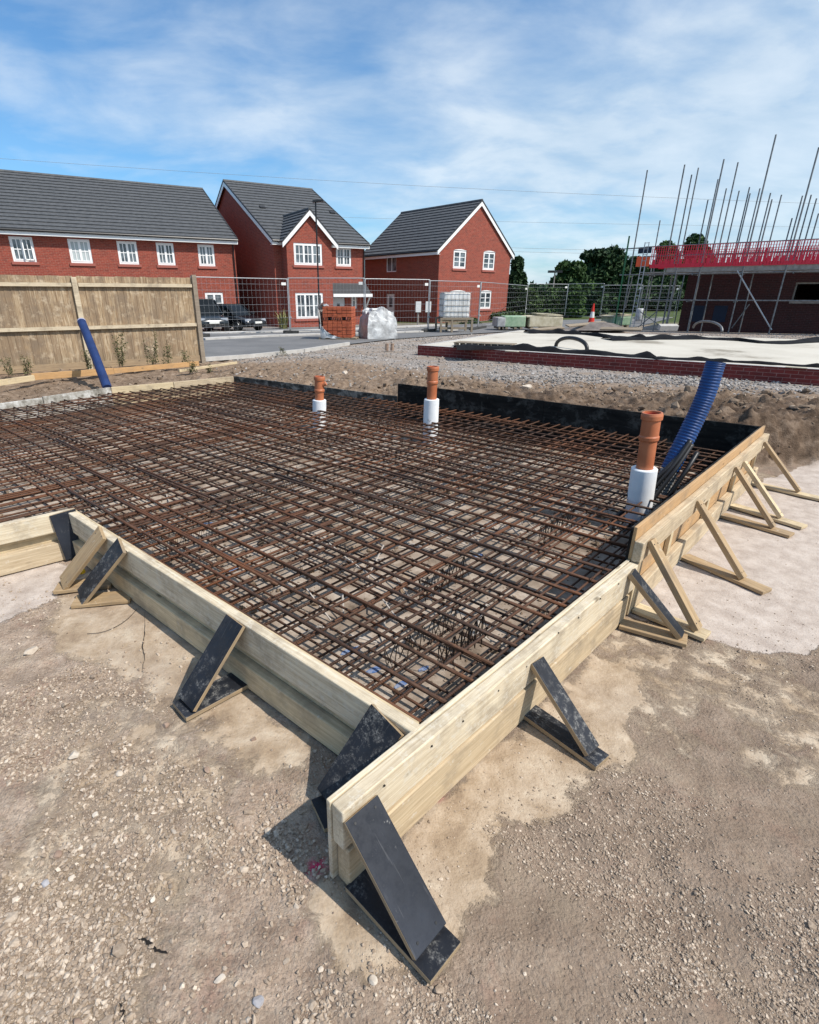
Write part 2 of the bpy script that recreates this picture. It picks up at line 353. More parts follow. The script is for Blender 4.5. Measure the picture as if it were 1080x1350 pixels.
class MB:
    def __init__(s): s.v = []; s.f = []
    def add(s, vs, fs):
        k = len(s.v); s.v += [tuple(v) for v in vs]; s.f += [tuple(i+k for i in f) for f in fs]; return s
    def box(s, a, b):
        x0, y0, z0 = a; x1, y1, z1 = b
        return s.add([(x0,y0,z0),(x1,y0,z0),(x1,y1,z0),(x0,y1,z0),(x0,y0,z1),(x1,y0,z1),(x1,y1,z1),(x0,y1,z1)],
                     [(0,3,2,1),(4,5,6,7),(0,1,5,4),(1,2,6,5),(2,3,7,6),(3,0,4,7)])
    def obox(s, c, ux, uy, uz):             # centre, three half-axis vectors
        c = Vector(c); ux, uy, uz = Vector(ux), Vector(uy), Vector(uz); vs = []
        for k in (-1, 1):
            for (i, j) in ((-1,-1),(1,-1),(1,1),(-1,1)): vs.append(c+ux*i+uy*j+uz*k)
        return s.add(vs, [(0,3,2,1),(4,5,6,7),(0,1,5,4),(1,2,6,5),(2,3,7,6),(3,0,4,7)])
    def beam(s, a, b, w, t, side=None):
        a, b = Vector(a), Vector(b); d = (b-a); L = d.length; d.normalize()
        sd = Vector(side) if side is not None else d.cross(Vector((0,0,1)))
        if sd.length < 1e-4: sd = Vector((1,0,0))
        sd = (sd-d*sd.dot(d)).normalized(); u = sd.cross(d)
        return s.obox((a+b)/2, d*(L/2), sd*(w/2), u*(t/2))
    def tube(s, pts, r, n=8, caps=True):
        pts = [Vector(p) for p in pts]; rs = r if isinstance(r, (list, tuple)) else [r]*len(pts)
        k0 = len(s.v); prev = None
        for i, p in enumerate(pts):
            d = (pts[min(i+1, len(pts)-1)]-pts[max(i-1, 0)]).normalized()
            if prev is None:
                a = Vector((0,0,1)) if abs(d.z) < .9 else Vector((1,0,0)); u = d.cross(a).normalized()
            else: u = (prev-d*prev.dot(d)).normalized()
            prev = u; w = d.cross(u)
            for j in range(n):
                t = 2*math.pi*j/n; s.v.append(tuple(p+(u*math.cos(t)+w*math.sin(t))*rs[i]))
        for i in range(len(pts)-1):
            for j in range(n):
                a = k0+i*n+j; b = k0+i*n+(j+1) % n; s.f.append((a, b, b+n, a+n))
        if caps:
            s.f.append(tuple(k0+j for j in reversed(range(n)))); s.f.append(tuple(k0+(len(pts)-1)*n+j for j in range(n)))
        return s
    def prism(s, poly, z0, z1):
        n = len(poly); vs = [(p[0], p[1], z0) for p in poly]+[(p[0], p[1], z1) for p in poly]
        ar = sum(poly[i][0]*poly[(i+1) % n][1]-poly[(i+1) % n][0]*poly[i][1] for i in range(n))
        fs = [tuple(reversed(range(n))), tuple(range(n, 2*n))]+[(i, (i+1) % n, (i+1) % n+n, i+n) for i in range(n)]
        if ar < 0: fs = [tuple(reversed(f)) for f in fs]
        return s.add(vs, fs)
    def build(s, name, material, parent=None, loc=None, local=False, smooth=False, bevel=0, mats=None, fm=None):
        me = bpy.data.meshes.new(name)
        if local or parent is None and loc is None: Mw = MW[parent] if parent else Matrix()
        elif loc is not None: Mw = Matrix.Translation(Vector(loc))
        else: Mw = MW[parent].copy()
        vs = s.v
        if not local:
            inv = Mw.inverted(); vs = [tuple(inv @ Vector(v)) for v in s.v]
        me.from_pydata(vs, [], s.f); me.update()
        me.materials.append(material)
        if mats:
            for x in mats: me.materials.append(x)
            me.polygons.foreach_set('material_index', fm)
        if smooth: me.polygons.foreach_set('use_smooth', [True]*len(me.polygons))
        o = bpy.data.objects.new(name, me); C.objects.link(o); place(o, parent, Mw)
        if bevel:
            b = o.modifiers.new('bevel', 'BEVEL'); b.width = bevel; b.segments = 2; b.limit_method = 'ANGLE'
        return o
def board(name, a, b, w, t, material, parent=None, side=None, bevel=.003, warp=0.0):
    """timber from a to b; its width w runs along side, its thickness t across; own object whose x axis is the grain"""
    a, b = Vector(a), Vector(b); d = b-a; L = d.length; d = d.normalized()
    sd = Vector(side) if side is not None else d.cross(Vector((0,0,1)))
    sd = (sd-d*sd.dot(d)).normalized(); u = d.cross(sd)
    Mw = Matrix((( d.x, sd.x, u.x, (a.x+b.x)/2), (d.y, sd.y, u.y, (a.y+b.y)/2), (d.z, sd.z, u.z, (a.z+b.z)/2), (0,0,0,1)))
    m = MB(); ns = max(1, int(L/.25)); k0 = 0
    for i in range(ns+1):
        x = -L/2+L*i/ns; wy = warp*math.sin(i*1.7+L*9)*.5; wz = warp*math.sin(i*1.1+L*5)
        for (j, k) in ((-1,-1),(1,-1),(1,1),(-1,1)): m.v.append((x, j*w/2+wy, k*t/2+wz))
    for i in range(ns):
        for j in range(4):
            p = i*4+j; q = i*4+(j+1) % 4; m.f.append((p, p+4, q+4, q))
    m.f.append((0,1,2,3)); m.f.append(tuple(ns*4+j for j in (3,2,1,0)))
    me = bpy.data.meshes.new(name); me.from_pydata(m.v, [], m.f); me.materials.append(material); me.update()
    if material in (M['ply_black'], M['ply_black_clean']):
        me.materials.append(M['ply_edge']); me.polygons.foreach_set('material_index', [1 if (i >= ns*4 or i % 2) else 0 for i in range(len(me.polygons))])
    o = bpy.data.objects.new(name, me); C.objects.link(o); place(o, parent, Mw)
    if bevel:
        bm_ = o.modifiers.new('bevel', 'BEVEL'); bm_.width = bevel; bm_.segments = 2; bm_.limit_method = 'ANGLE'
    return o
# ------------------------------------------------------------------ key plan points
P_near = Vector((-.125, 1.05)); P_corner = Vector((.16, 1.345)); P_step = Vector((1.335, 2.475)); P_back = Vector((3.50, 4.70))
P_mid = Vector((.37, 7.16)); P_bl = Vector((-2.31, 9.08)); P_l1 = Vector((-3.10, 8.45)); P_l2 = Vector((-3.85, 7.95)); P_l3 = Vector((-4.40, 7.15)); P_l4 = Vector((-4.72, 6.72))
P_l5 = Vector((-7.2, 5.0)); P_lc = Vector((-1.94, 3.215)); P_ls = Vector((-4.4, 1.28))
INNER = [P_corner, P_step, P_back, P_mid, P_bl, P_l1, P_l2, P_l3, P_l4, P_l5, Vector((-7.6, 3.9)), Vector((-5.4, .5)), P_ls, P_lc]
def in_poly(x, y, poly):
    x = np.asarray(x); y = np.asarray(y); c = np.zeros(x.shape, bool); n = len(poly); j = n-1
    for i in range(n):
        xi, yi = poly[i][0], poly[i][1]; xj, yj = poly[j][0], poly[j][1]
        cond = ((yi > y) != (yj > y)) & (x < (xj-xi)*(y-yi)/(yj-yi+1e-12)+xi); c ^= cond; j = i
    return c
def seg_dist(x, y, poly, closed=True):
    d = np.full(np.shape(x), 1e9); n = len(poly)
    for i in range(n if closed else n-1):
        ax, ay = poly[i][0], poly[i][1]; bx, by = poly[(i+1) % n][0], poly[(i+1) % n][1]
        t = np.clip(((x-ax)*(bx-ax)+(y-ay)*(by-ay))/((bx-ax)**2+(by-ay)**2), 0, 1)
        d = np.minimum(d, np.hypot(x-ax-t*(bx-ax), y-ay-t*(by-ay)))
    return d
BX = [-14, -7.2, -4.9, -4.4, -3.85, -3.1, -2.31, .37, 3.5, 3.62, 4.0, 4.6, 5.5, 9, 14]
BY = [3.0, 5.15, 6.8, 7.25, 8.05, 8.57, 9.2, 7.28, 4.80, 4.98, 5.12, 5.16, 5.0, 4.2, 3.0]
def base_h(x, y):
    x = np.asarray(x, float); y = np.asarray(y, float)
    z = -.15*sm(21, 30, y)
    d = (y-np.interp(x, BX, BY))*.8
    amp = np.interp(x, [-8, -3.5, -1.8, .3, .6, 3.3, 3.9, 8], [.13, .13, .17, .22, .36, .36, .40, .36])
    z = z+amp*sm(-.02, .32, d)*(1-sm(.9, 3.6, d))-.035*sm(2.5, 4.0, d)*sm(16, 13, y)*sm(-1.5, 1, x)
    z = z+.10*sm(9.5, 11.5, y)*sm(-3.5, -4.5, x)*(1-sm(14, 20, y))
    return z
def fields(x, y):
    d = (y-np.interp(x, BX, BY))*.8
    soil = sm(-.05, .1, d)
    y0 = np.interp(x, [-4, -1, 0, 2.5, 8], [14, 14.5, 13.2, 11.2, 9.4])
    far = sm(-1.0, 1.0, y-y0+2.0*(fbm(x*.8, y*.8, 3, 5)-.5))
    inner = in_poly(x, y, INNER)
    return d, soil, far, inner
SLAB = [G(551, 455, .27), G(1080, 487, .27)]
s_dir = (SLAB[1]-SLAB[0]).normalized()
SL0 = SLAB[0]; SL1 = SLAB[0]+s_dir*14.0; 
s_n = Vector((-s_dir.y, s_dir.x, 0)); s_n = s_n if s_n.y > 0 else -s_n
SL3 = G(686, 435, .27); SL2 = SL1+s_n*9.5
SLABP = [SL0, SL1, SL2, SL3]
def pale_masks(x, y):
    """r: tan compacted, g: white concrete"""
    nz = (fbm(x*2.2, y*2.2, 5, 31)-.5); nz2 = (fbm(x*7, y*7, 4, 33)-.5)
    ga = lambda px, py: G(px, py)
    ptsL = [ga(60,770), ga(130,740), ga(200,760), ga(320,860), ga(420,960), ga(400,1010), ga(300,985), ga(220,930), ga(140,880), ga(90,860), ga(60,820)]
    ptsR = [ga(430,1180), ga(560,1070), ga(650,960), ga(810,810), ga(880,870), ga(885,925), ga(830,975), ga(760,1040), ga(680,1110), ga(640,1180), ga(560,1230), ga(480,1230)]
    ptsW = [ga(800,800), ga(850,770), ga(960,650), ga(1080,605), Vector((7.5,5.2,0)), Vector((8,3.2,0)), ga(1230,760), ga(1120,800), ga(1060,862), ga(1000,862), ga(940,845), ga(900,835)]
    ptsS = [ga(-200,790), ga(-100,740), ga(0,750), ga(60,730), ga(95,745), ga(75,790), ga(0,825), ga(-100,900)]
    def m(p, w, k=.5, k2=.25):
        ins = in_poly(x, y, p); dd = seg_dist(x, y, p); sd = np.where(ins, dd, -dd)+nz*k+nz2*k2*.5
        return sm(-w, w, sd)
    r = np.maximum(m(ptsL, .10, .35, .25), m(ptsR, .09, .45, .3)*.95)
    r = np.maximum(r, .55*sm(.52, .66, fbm(x*1.3+4, y*1.3, 5, 77)))
    g = np.maximum(m(ptsW, .03, .16, .12), m(ptsS, .05, .12, .15)*.8)
    return r*(1-g), g
def terrain(x, y):
    z = base_h(x, y); d, soil, far, inner = fields(x, y)
    r, g = pale_masks(x, y); pale = np.maximum(r, g)
    near = 1-soil
    n_f = fbm(x*14, y*14, 4, 3)-.5; n_m = fbm(x*3.3, y*3.3, 4, 9)-.5; n_r = fbm(x*6, y*6, 5, 21)-.5
    amp_f = near*(.028*(1-.8*pale))+soil*(1-far)*.10+soil*far*.012
    bank = soil*(1-far)
    zz = z+n_f*amp_f+n_m*(near*.034*(1-.6*pale)+bank*.17*(1-sm(1, 3.5, d)*.6))+bank*n_r*(.10+.10*sm(2, 4, x))
    zz = zz-near*.012+near*pale*.004
    # rut ridges of the tracked ground in the foreground right
    k = sm(-.3, 1.0, x)*near*(1-pale)
    zz = zz+k*.012*np.sin((x*.75+y*.66)*9+4*n_m)*sm(.4,.6,fbm(x*.9, y*.9, 3, 44))
    damp = sm(24, 14, y)
    roadz = np.where((y > 13.0) & (x < 20), 1, 0)
    zz = np.where(y > 20, z, zz)
    zz = np.where(inner, -.02, zz)
    fd = seg_dist(x, y, INNER)                                # keep the strip under the boards flat
    flat = np.where((~inner) & (near > .9), sm(.14, .05, fd), 0)
    zz = zz*(1-flat)+(-.008)*flat
    ins = in_poly(x, y, SLABP); zz = np.where(ins, np.minimum(zz, .05), zz)
    return zz
def grid_axis(lo, hi, dl, dh, step, grow):
    core = np.arange(dl, dh+1e-6, step); a = []; s = step; v = dl
    while v > lo: s *= grow; v -= s; a.append(v)
    b = []; s = step; v = dh
    while v < hi: s *= grow; v += s; b.append(v)
    return np.array(a[::-1]+list(core)+b)
def np_mesh(name, verts, faces, material, smooth=False):
    me = bpy.data.meshes.new(name); nv, nf = len(verts), len(faces); k = faces.shape[1]
    me.vertices.add(nv); me.vertices.foreach_set('co', np.ascontiguousarray(verts, dtype=np.float32).ravel())
    me.loops.add(nf*k); me.loops.foreach_set('vertex_index', np.ascontiguousarray(faces, dtype=np.int32).ravel())
    me.polygons.add(nf); me.polygons.foreach_set('loop_start', np.arange(0, nf*k, k, dtype=np.int32))
    me.polygons.foreach_set('loop_total', np.full(nf, k, dtype=np.int32))
    me.polygons.foreach_set('use_smooth', np.full(nf, smooth)); me.update(calc_edges=True); me.validate()
    me.materials.append(material)
    o = bpy.data.objects.new(name, me); C.objects.link(o); return o
def make_ground():
    xs = grid_axis(-900, 900, -3.0, 4.8, .022, 1.035); ys = grid_axis(-60, 1500, .35, 5.6, .022, 1.022)
    X, Y = np.meshgrid(xs, ys); x = X.ravel(); y = Y.ravel(); z = terrain(x, y)
    nx, ny = len(xs), len(ys); i = np.arange(nx-1); j = np.arange(ny-1); I, J = np.meshgrid(i, j); a = (J*nx+I).ravel()
    faces = np.stack([a, a+1, a+1+nx, a+nx], 1)
    o = np_mesh('ground', np.stack([x, y, z], 1), faces, M['ground'], True)
    d, soil, far, inner = fields(x, y); r, g = pale_masks(x, y)
    grass = sm(32, 40, y)
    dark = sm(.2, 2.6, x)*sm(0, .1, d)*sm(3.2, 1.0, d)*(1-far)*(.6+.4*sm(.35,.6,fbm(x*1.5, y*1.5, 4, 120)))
    L = G(418,1140); Rr = G(577,1045)
    pk = np.maximum(sm(.040, .012, np.hypot((x-L.x)*1.0, (y-L.y)*1.0)+.008*(fbm(x*50, y*50, 2, 8)-.5)), .6*sm(.05, .005, np.hypot(x-Rr.x+.01, (y-Rr.y)*1.3)+.05*(fbm(x*45, y*45, 3, 3)-.5)))
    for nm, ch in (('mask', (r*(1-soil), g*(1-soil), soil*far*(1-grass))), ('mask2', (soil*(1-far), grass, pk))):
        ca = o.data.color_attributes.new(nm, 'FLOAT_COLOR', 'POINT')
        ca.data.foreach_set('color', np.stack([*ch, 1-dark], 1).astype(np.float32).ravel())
    tag(o, kind='structure'); return o
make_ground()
fl = MB(); fl.prism([(p.x, p.y) for p in INNER], -.2, .0)
tag(fl.build('blinding_floor', M['floor']), kind='structure')

# ------------------------------------------------------------------ scattered stones
ICO = None
def ico():
    global ICO
    if ICO is None:
        bm = bmesh.new(); bmesh.ops.create_icosphere(bm, subdivisions=1, radius=1)
        ICO = (np.array([v.co[:] for v in bm.verts]), np.array([[v.index for v in f.verts] for f in bm.faces])); bm.free()
    return ICO
OCT = (np.array([(1,0,0),(-1,0,0),(0,1,0),(0,-1,0),(.2,.1,1),(-.1,.2,-1)], float), np.array([(0,2,4),(2,1,4),(1,3,4),(3,0,4),(2,0,5),(1,2,5),(3,1,5),(0,3,5)]))
def stones(name, pts, size, material, label, cat, flat=.6, sink=.25, low=False):
    V, Fc = (OCT if low else ico()); n = len(pts); nv = len(V)
    sc = np.stack([size*RNG.uniform(.7, 1.3, n), size*RNG.uniform(.6, 1.1, n), size*RNG.uniform(.4, .9, n)*flat/.6], 1)
    th = RNG.uniform(0, 2*np.pi, n); jit = RNG.uniform(.6, 1.3, (n, nv, 1))
    v = V[None]*jit; 
    tx = RNG.uniform(-.5, .5, n)[:, None]
    v = v*sc[:, None, :]; z2 = v[..., 2]+v[..., 0]*tx
    c, s = np.cos(th)[:, None], np.sin(th)[:, None]
    x = v[..., 0]*c-v[..., 1]*s; y = v[..., 0]*s+v[..., 1]*c
    out = np.stack([x+pts[:, 0:1], y+pts[:, 1:2], z2+pts[:, 2:3]+(size*(.5-sink))[:, None]], 2).reshape(-1, 3)
    f = (Fc[None]+(np.arange(n)*nv)[:, None, None]).reshape(-1, 3)
    o = np_mesh(name, out, f, material)
    tone = np.repeat(np.clip(RNG.normal(.5, .25, n), 0, 1), nv)
    at = o.data.attributes.new('tone', 'FLOAT', 'POINT'); at.data.foreach_set('value', tone.astype(np.float32))
    return tag(o, label, cat, kind='stuff')
def outside(x, y, m=.08):
    return (~in_poly(x, y, INNER)) & (seg_dist(x, y, INNER) > m)
# foreground pebbles: sampled evenly in the visible ground, denser off the compacted patches
def near_pebbles():
    n = 330000
    px = RNG.uniform(-120, 1200, n); py = RNG.uniform(640, 1420, n)
    a = (px-CX)/F; b = (CY-py)/F; dy = math.cos(PT)+b*math.sin(PT); dz = -math.sin(PT)+b*math.cos(PT); t = -H/dz
    x = a*t; y = dy*t
    keep = outside(x, y, .11) & (y > .3) & ((y-np.interp(x, BX, BY))*.8 < -.05)
    x, y, t = x[keep], y[keep], t[keep]
    r, g = pale_masks(x, y); cl = fbm(x*2.4, y*2.4, 4, 60)
    left = sm(.3, -.3, x)
    dens = (.05+.95*sm(.46, .60, cl))*(.7+.3*left)*(1-.93*np.maximum(r, g))
    keep = RNG.uniform(0, 1, len(x)) < dens*.95; x, y, left = x[keep], y[keep], left[keep]
    size = .0014+(.0011+.0008*left)*RNG.pareto(1.8, len(x)); size = np.clip(size, .0014, .005+.0035*left)
    big = RNG.uniform(0, 1, len(x)) < .009*(.2+left); size[big] = .006+.004*RNG.pareto(2.5, big.sum()); size = np.minimum(size, .02)
    z = terrain(x, y)
    sm_ = size < .0032; P3 = np.stack([x, y, z], 1)
    stones('grit', P3[sm_], size[sm_]*1.15, M['pebble'], 'fine brown grit spread over the bare ground around the timber formwork', 'grit', low=True)
    P3 = P3[~sm_]; size = size[~sm_]
    stones('gravel', P3, size, M['pebble'], 'small brown and grey pebbles scattered over the bare ground around the timber formwork', 'gravel')
near_pebbles()
def far_ballast():
    n = 26000
    px = RNG.uniform(280, 1100, n); py = RNG.uniform(436, 520, n); z0 = .08
    a = (px-CX)/F; b = (CY-py)/F; dy = math.cos(PT)+b*math.sin(PT); dz = -math.sin(PT)+b*math.cos(PT); t = (z0-H)/dz
    x = a*t; y = dy*t; d, soil, far, inner = fields(x, y)
    rd = ROADMASK(x, y)
    keep = (~in_poly(x, y, SLABP)) & (soil > .9) & (RNG.uniform(0, 1, n) < far*(.25+.7*sm(.40, .58, fbm(x*.9, y*.9, 4, 200)))+.04) & (~rd) & (y < 34)
    x, y = x[keep], y[keep]
    stones('gravel', np.stack([x, y, terrain(x, y)], 1), RNG.uniform(.012, .038, len(x)), M['ballast'], 'loose light grey crushed stone between the road and the brick plinth', 'gravel')
def soil_clods():
    n = 15000
    px = RNG.uniform(-60, 1140, n); py = RNG.uniform(470, 620, n); z0 = .2
    a = (px-CX)/F; b = (CY-py)/F; dy = math.cos(PT)+b*math.sin(PT); dz = -math.sin(PT)+b*math.cos(PT); t = (z0-H)/dz
    x = a*t; y = dy*t; d, soil, far, inner = fields(x, y)
    keep = (soil > .9) & (far < .7) & (~inner) & (d > .06) & (RNG.uniform(0, 1, n) < .25+.75*sm(.42, .6, fbm(x*1.6, y*1.6, 4, 70))) & (~in_poly(x, y, SLABP))
    keep &= ~((x > 1.5) & (d < 1.4) & (RNG.uniform(0, 1, n) < .65))
    x, y, dd = x[keep], y[keep], d[keep]
    s = np.clip(.008+.012*RNG.pareto(2.4, len(x)), 0, .06)*np.where(x > 3.4, 1.25, 1)
    stones('soil_clods', np.stack([x, y, terrain(x, y)], 1), s, M['clod'], 'crumbly brown earth clods heaped behind the black shuttering boards', 'soil')
# ------------------------------------------------------------------ road, kerbs
front = [G(150, 500, -.0)]+[G(px, py) for px, py in ((262,481.5),(330,472),(400,464.5),(460,455),(520,448),(600,441),(690,433),(760,429.5),(840,428))]
front[0] = front[1]+Vector((-9, -5.8, 0)); 
RF = [(-13.5, 8.5)]+[(p.x, p.y) for p in front[1:]]
RB = [(-26, 24)]+[(-14, 27.5), (-11, 29.5), (-8.2, 31), (-4.5, 31.3), (-1.0, 33.0), (3.5, 33.0), (9, 38), (14, 41), (24, 45)]
def ROADMASK(x, y): return in_poly(x, y, RF+RB[::-1])
def loft(A, B, nseg, dz, thick=.0):
    m = MB(); n = len(A)
    for i in range(n):
        for k in range(nseg+1):
            t = k/nseg; x = A[i][0]*(1-t)+B[i][0]*t; y = A[i][1]*(1-t)+B[i][1]*t
            m.v.append((x, y, float(base_h(x, y))+dz))
    for i in range(n-1):
        for k in range(nseg): a = i*(nseg+1)+k; m.f.append((a, a+nseg+1, a+nseg+2, a+1))
    return m
tag(loft(RF, RB, 24, .035).build('road', M['asphalt']), kind='structure')
def kerb(name, pts, w, h, zoff=.0):
    m = MB()
    for a, b in zip(pts[:-1], pts[1:]):
        n = max(1, int((Vector(b)-Vector(a)).length/.92))
        for k in range(n):
            t0, t1 = k/n, (k+1)/n-.006; p = [Vector(a).lerp(Vector(b), t) for t in (t0, t1)]
            q = [Vector((v.x, v.y, float(base_h(v.x, v.y))+zoff+h/2)) for v in p]; m.beam(q[0], q[1], w, h)
    return m.build(name, M['kerb'])
tag(kerb('kerb', [Vector((x, y, 0)) for x, y in RF[1:5]], .10, .10), kind='structure')
fk = [G(px, py, -.05) for px, py in ((268,451),(330,447.5),(400,444),(470,441.5),(530,438.5),(600,434))]
tag(kerb('kerb', fk, .45, .07, .03), kind='structure')
fk2 = [G(px, py, -.1) for px, py in ((268,442),(380,438),(470,433.5),(530,431),(580,428.5))]
tag(kerb('pavement', fk2, .9, .06, .03), kind='structure')
far_ballast(); soil_clods()

# ------------------------------------------------------------------ reinforcement
dA = (P_back-P_corner).normalized(); dB = (P_lc-P_corner).normalized()
def clip(p, d, poly, inset=.03):
    ts = []; n = len(poly)
    for i in range(n):
        a, b = poly[i], poly[(i+1) % n]; e = b-a; den = d.x*e.y-d.y*e.x
        if abs(den) < 1e-9: continue
        w = a-p; t = (w.x*e.y-w.y*e.x)/den; u = (w.x*d.y-w.y*d.x)/den
        if 0 <= u < 1: ts.append(t)
    ts.sort(); out = []
    for k in range(0, len(ts)-1, 2):
        if ts[k+1]-ts[k] > .3: out.append((ts[k]+inset, ts[k+1]-inset))
    return out
def bars(parent, d, q, lo, hi, step, z, r, name, lap=0.0, jit=.012, inset=.004):
    s = lo; cnt = 0
    while s < hi:
        p = P_corner+q*(s+random.uniform(-jit, jit))
        for (t0, t1) in clip(p, d, INNER, inset+random.uniform(0, .02)):
            reps = [(t0, t1, 0, 0)]
            if random.random() < lap:
                L = t1-t0; a = t0+random.uniform(0, .7)*L; reps.append((a, min(t1, a+random.uniform(1.0, 2.6)), random.choice((-1, 1))*(r*2.1+random.uniform(0, .012)), .002))
            m = MB()
            for (a, b, off, dz) in reps:
                n = max(2, int((b-a)/.45)); w = random.uniform(-.012, .012); ph = random.uniform(0, 6)
                pts = []
                for k in range(n+1):
                    t = a+(b-a)*k/n; bow = w*math.sin(math.pi*k/n)+.0035*math.sin(ph+k*1.3)
                    c = p+d*t+q*(off+bow); pts.append((c.x, c.y, z+dz+.0035*math.sin(ph*2+k*.9)))
                m.tube(pts, r, 6)
            m.build(name, M['rust'], parent, smooth=True); cnt += 1
        s += step*random.uniform(.8, 1.2)
    return cnt
loc0 = (P_corner.x, P_corner.y, 0)
up = thing('rebar_mat', 'upper layer of rusty steel reinforcing bars laid in a grid inside the timber formwork', 'reinforcement', loc0)
c1 = bars(up, dB, dA, .05, 8.6, .15, .252, .0085, 'cross_bar', .45)
c2 = bars(up, dA, dB, .05, 9.5, .115, .238, .0068, 'long_bar', .5)
lowm = thing('rebar_mat', 'lower layer of rusty steel bars seen through the upper grid, close to the pale floor', 'reinforcement', loc0)
c3 = bars(lowm, dB, dA, .09, 8.6, .15, .085, .0065, 'cross_bar', .4)
c4 = bars(lowm, dA, dB, .07, 9.5, .14, .072, .0065, 'long_bar', .5)
print('bars', c1, c2, c3, c4)
# short starter bars sticking out towards the black back boards
m = MB()
for k in range(34):
    t = .6+k*.118; c = P_corner+dA*4.75+dB*t
    m.tube([(c.x-dA.x*.42, c.y-dA.y*.42, .268), (c.x+dA.x*.0, c.y+dA.y*.0, .272+random.uniform(-.004, .006))], .007, 6)
m.build('starter_bars', M['rust'], up)
# wire spacers, ties and marker paint between the mats
def scribble(cx, cy, n, rad, z0, z1, r, name, material, label, cat, kind=None):
    m = MB()
    for k in range(n):
        a = random.uniform(0, 6.28); q = (cx+random.gauss(0, rad), cy+random.gauss(0, rad))
        L = random.uniform(.05, .16); pts = []
        for j in range(5):
            t = j/4; pts.append((q[0]+math.cos(a+j*.5)*L*t, q[1]+math.sin(a+j*.4)*L*t, z0+(z1-z0)*abs(math.sin(t*3.1+k))))
        m.tube(pts, r, 4)
    o = m.build(name, material, loc=(cx, cy, 0)); return tag(o, label, cat, kind=kind)
m = MB()
for k in range(420):
    s, t = random.randint(0, 28), random.randint(0, 42)
    c = P_corner+dA*(.05+s*.15)+dB*(.05+t*.125)
    if not in_poly(np.array([c.x]), np.array([c.y]), INNER)[0]: continue
    a = random.uniform(0, 6.28)
    for j in range(2):
        a += 2.0; m.tube([(c.x, c.y, .235), (c.x+.012*math.cos(a), c.y+.012*math.sin(a), .268), (c.x+.03*math.cos(a+.6), c.y+.03*math.sin(a+.6), .275+random.uniform(0,.02))], .0013, 3, False)
m.build('tie_wires', M['wire'], up)['kind'] = 'stuff'
for (px, py, kx) in ((585,770,'between the bars in the middle of the near half'), (560,845,'between the bars nearest the front corner'), (610,855,'under the bars by the right hand board'), (350,650,'under the bars at the centre left'), (735,700,'under the bars left of the orange pipe and blue duct'), (250,715,'under the bars beside the left hand board')):
    g0 = G(px, py, .12)
    m = MB()                                       # continuous zig-zag wire spacer
    L = random.uniform(.35, .6); pts = []
    n = 14
    for j in range(n):
        t = j/(n-1)-.5; pts.append((g0.x+dA.x*L*t, g0.y+dA.y*L*t, .095 if j % 2 else .225))
    for off in (-.02, .02):
        m.tube([(p[0]+dB.x*off*(1 if p[2] < .2 else .1), p[1]+dB.y*off*(1 if p[2] < .2 else .1), p[2]) for p in pts], .0026, 4, False)
    m.tube([pts[0][:2]+(.226,), pts[-1][:2]+(.226,)], .0035, 4)
    tag(m.build('wire_spacer', M['wire'], loc=(g0.x, g0.y, 0)), 'dark zigzag wire spacer standing %s' % kx, 'rebar spacer', 'wire spacers between the mats')
m = MB()
for k in range(26):                                # odd loose bars and bends dropped under the mat
    c = Vector(G(random.uniform(430, 640), random.uniform(700, 860), .03).xy) if k < 15 else Vector(G(random.uniform(60, 800), random.uniform(560, 720), .03).xy)
    if not in_poly(np.array([c.x]), np.array([c.y]), INNER)[0]: continue
    a = random.uniform(0, 3.14); L = random.uniform(.15, .45)
    e = (c.x+math.cos(a)*L, c.y+math.sin(a)*L)
    if not in_poly(np.array([e[0]]), np.array([e[1]]), INNER)[0]: continue
    m.tube([(c.x, c.y, .014), (c.x+(e[0]-c.x)*.7, c.y+(e[1]-c.y)*.7, .03+random.uniform(0, .12)), (*e, .02)], .005, 5)
tag(m.build('steel_offcuts', M['paleconc']), 'short bent pale steel offcuts lying on the floor under the rusty mat', 'offcuts', kind='stuff')
for (px, py, w) in ((464,858,.06),(528,903,.04),(490,885,.045),(560,882,.04),(630,733,.045),(215,830,.04),(480,660,.04),(275,690,.04),(310,752,.05)):
    g0 = G(px, py, 0)
    if not in_poly(np.array([g0.x]), np.array([g0.y]), INNER)[0]: continue
    m = MB(); q = []
    for j in range(10):
        a = j/10*6.28; rr = w*random.uniform(.5, 1.1); q.append((g0.x+math.cos(a)*rr*1.3*.7-math.sin(a)*rr*.25, g0.y+math.cos(a)*rr*.6+math.sin(a)*rr*.4))
    m.prism(q, .001, .004); tag(m.build('paint_mark', M['bluepaint'], loc=(g0.x, g0.y, 0)), kind='structure')
# debris on the floor of the pour
def debris():
    n = 22000; x = RNG.uniform(-4.6, 3.5, n); y = RNG.uniform(1.3, 9, n)
    k = in_poly(x, y, INNER) & (RNG.uniform(0, 1, n) < sm(.4, .7, fbm(x*1.8, y*1.8, 4, 90))+.1); x, y = x[k], y[k]
    stones('rubble', np.stack([x, y, np.zeros_like(x)], 1), np.clip(.004+.006*RNG.pareto(2.3, len(x)), 0, .035), M['clod'], 'crumbs of earth and stone on the pale floor beneath the steel bars', 'rubble')
debris()

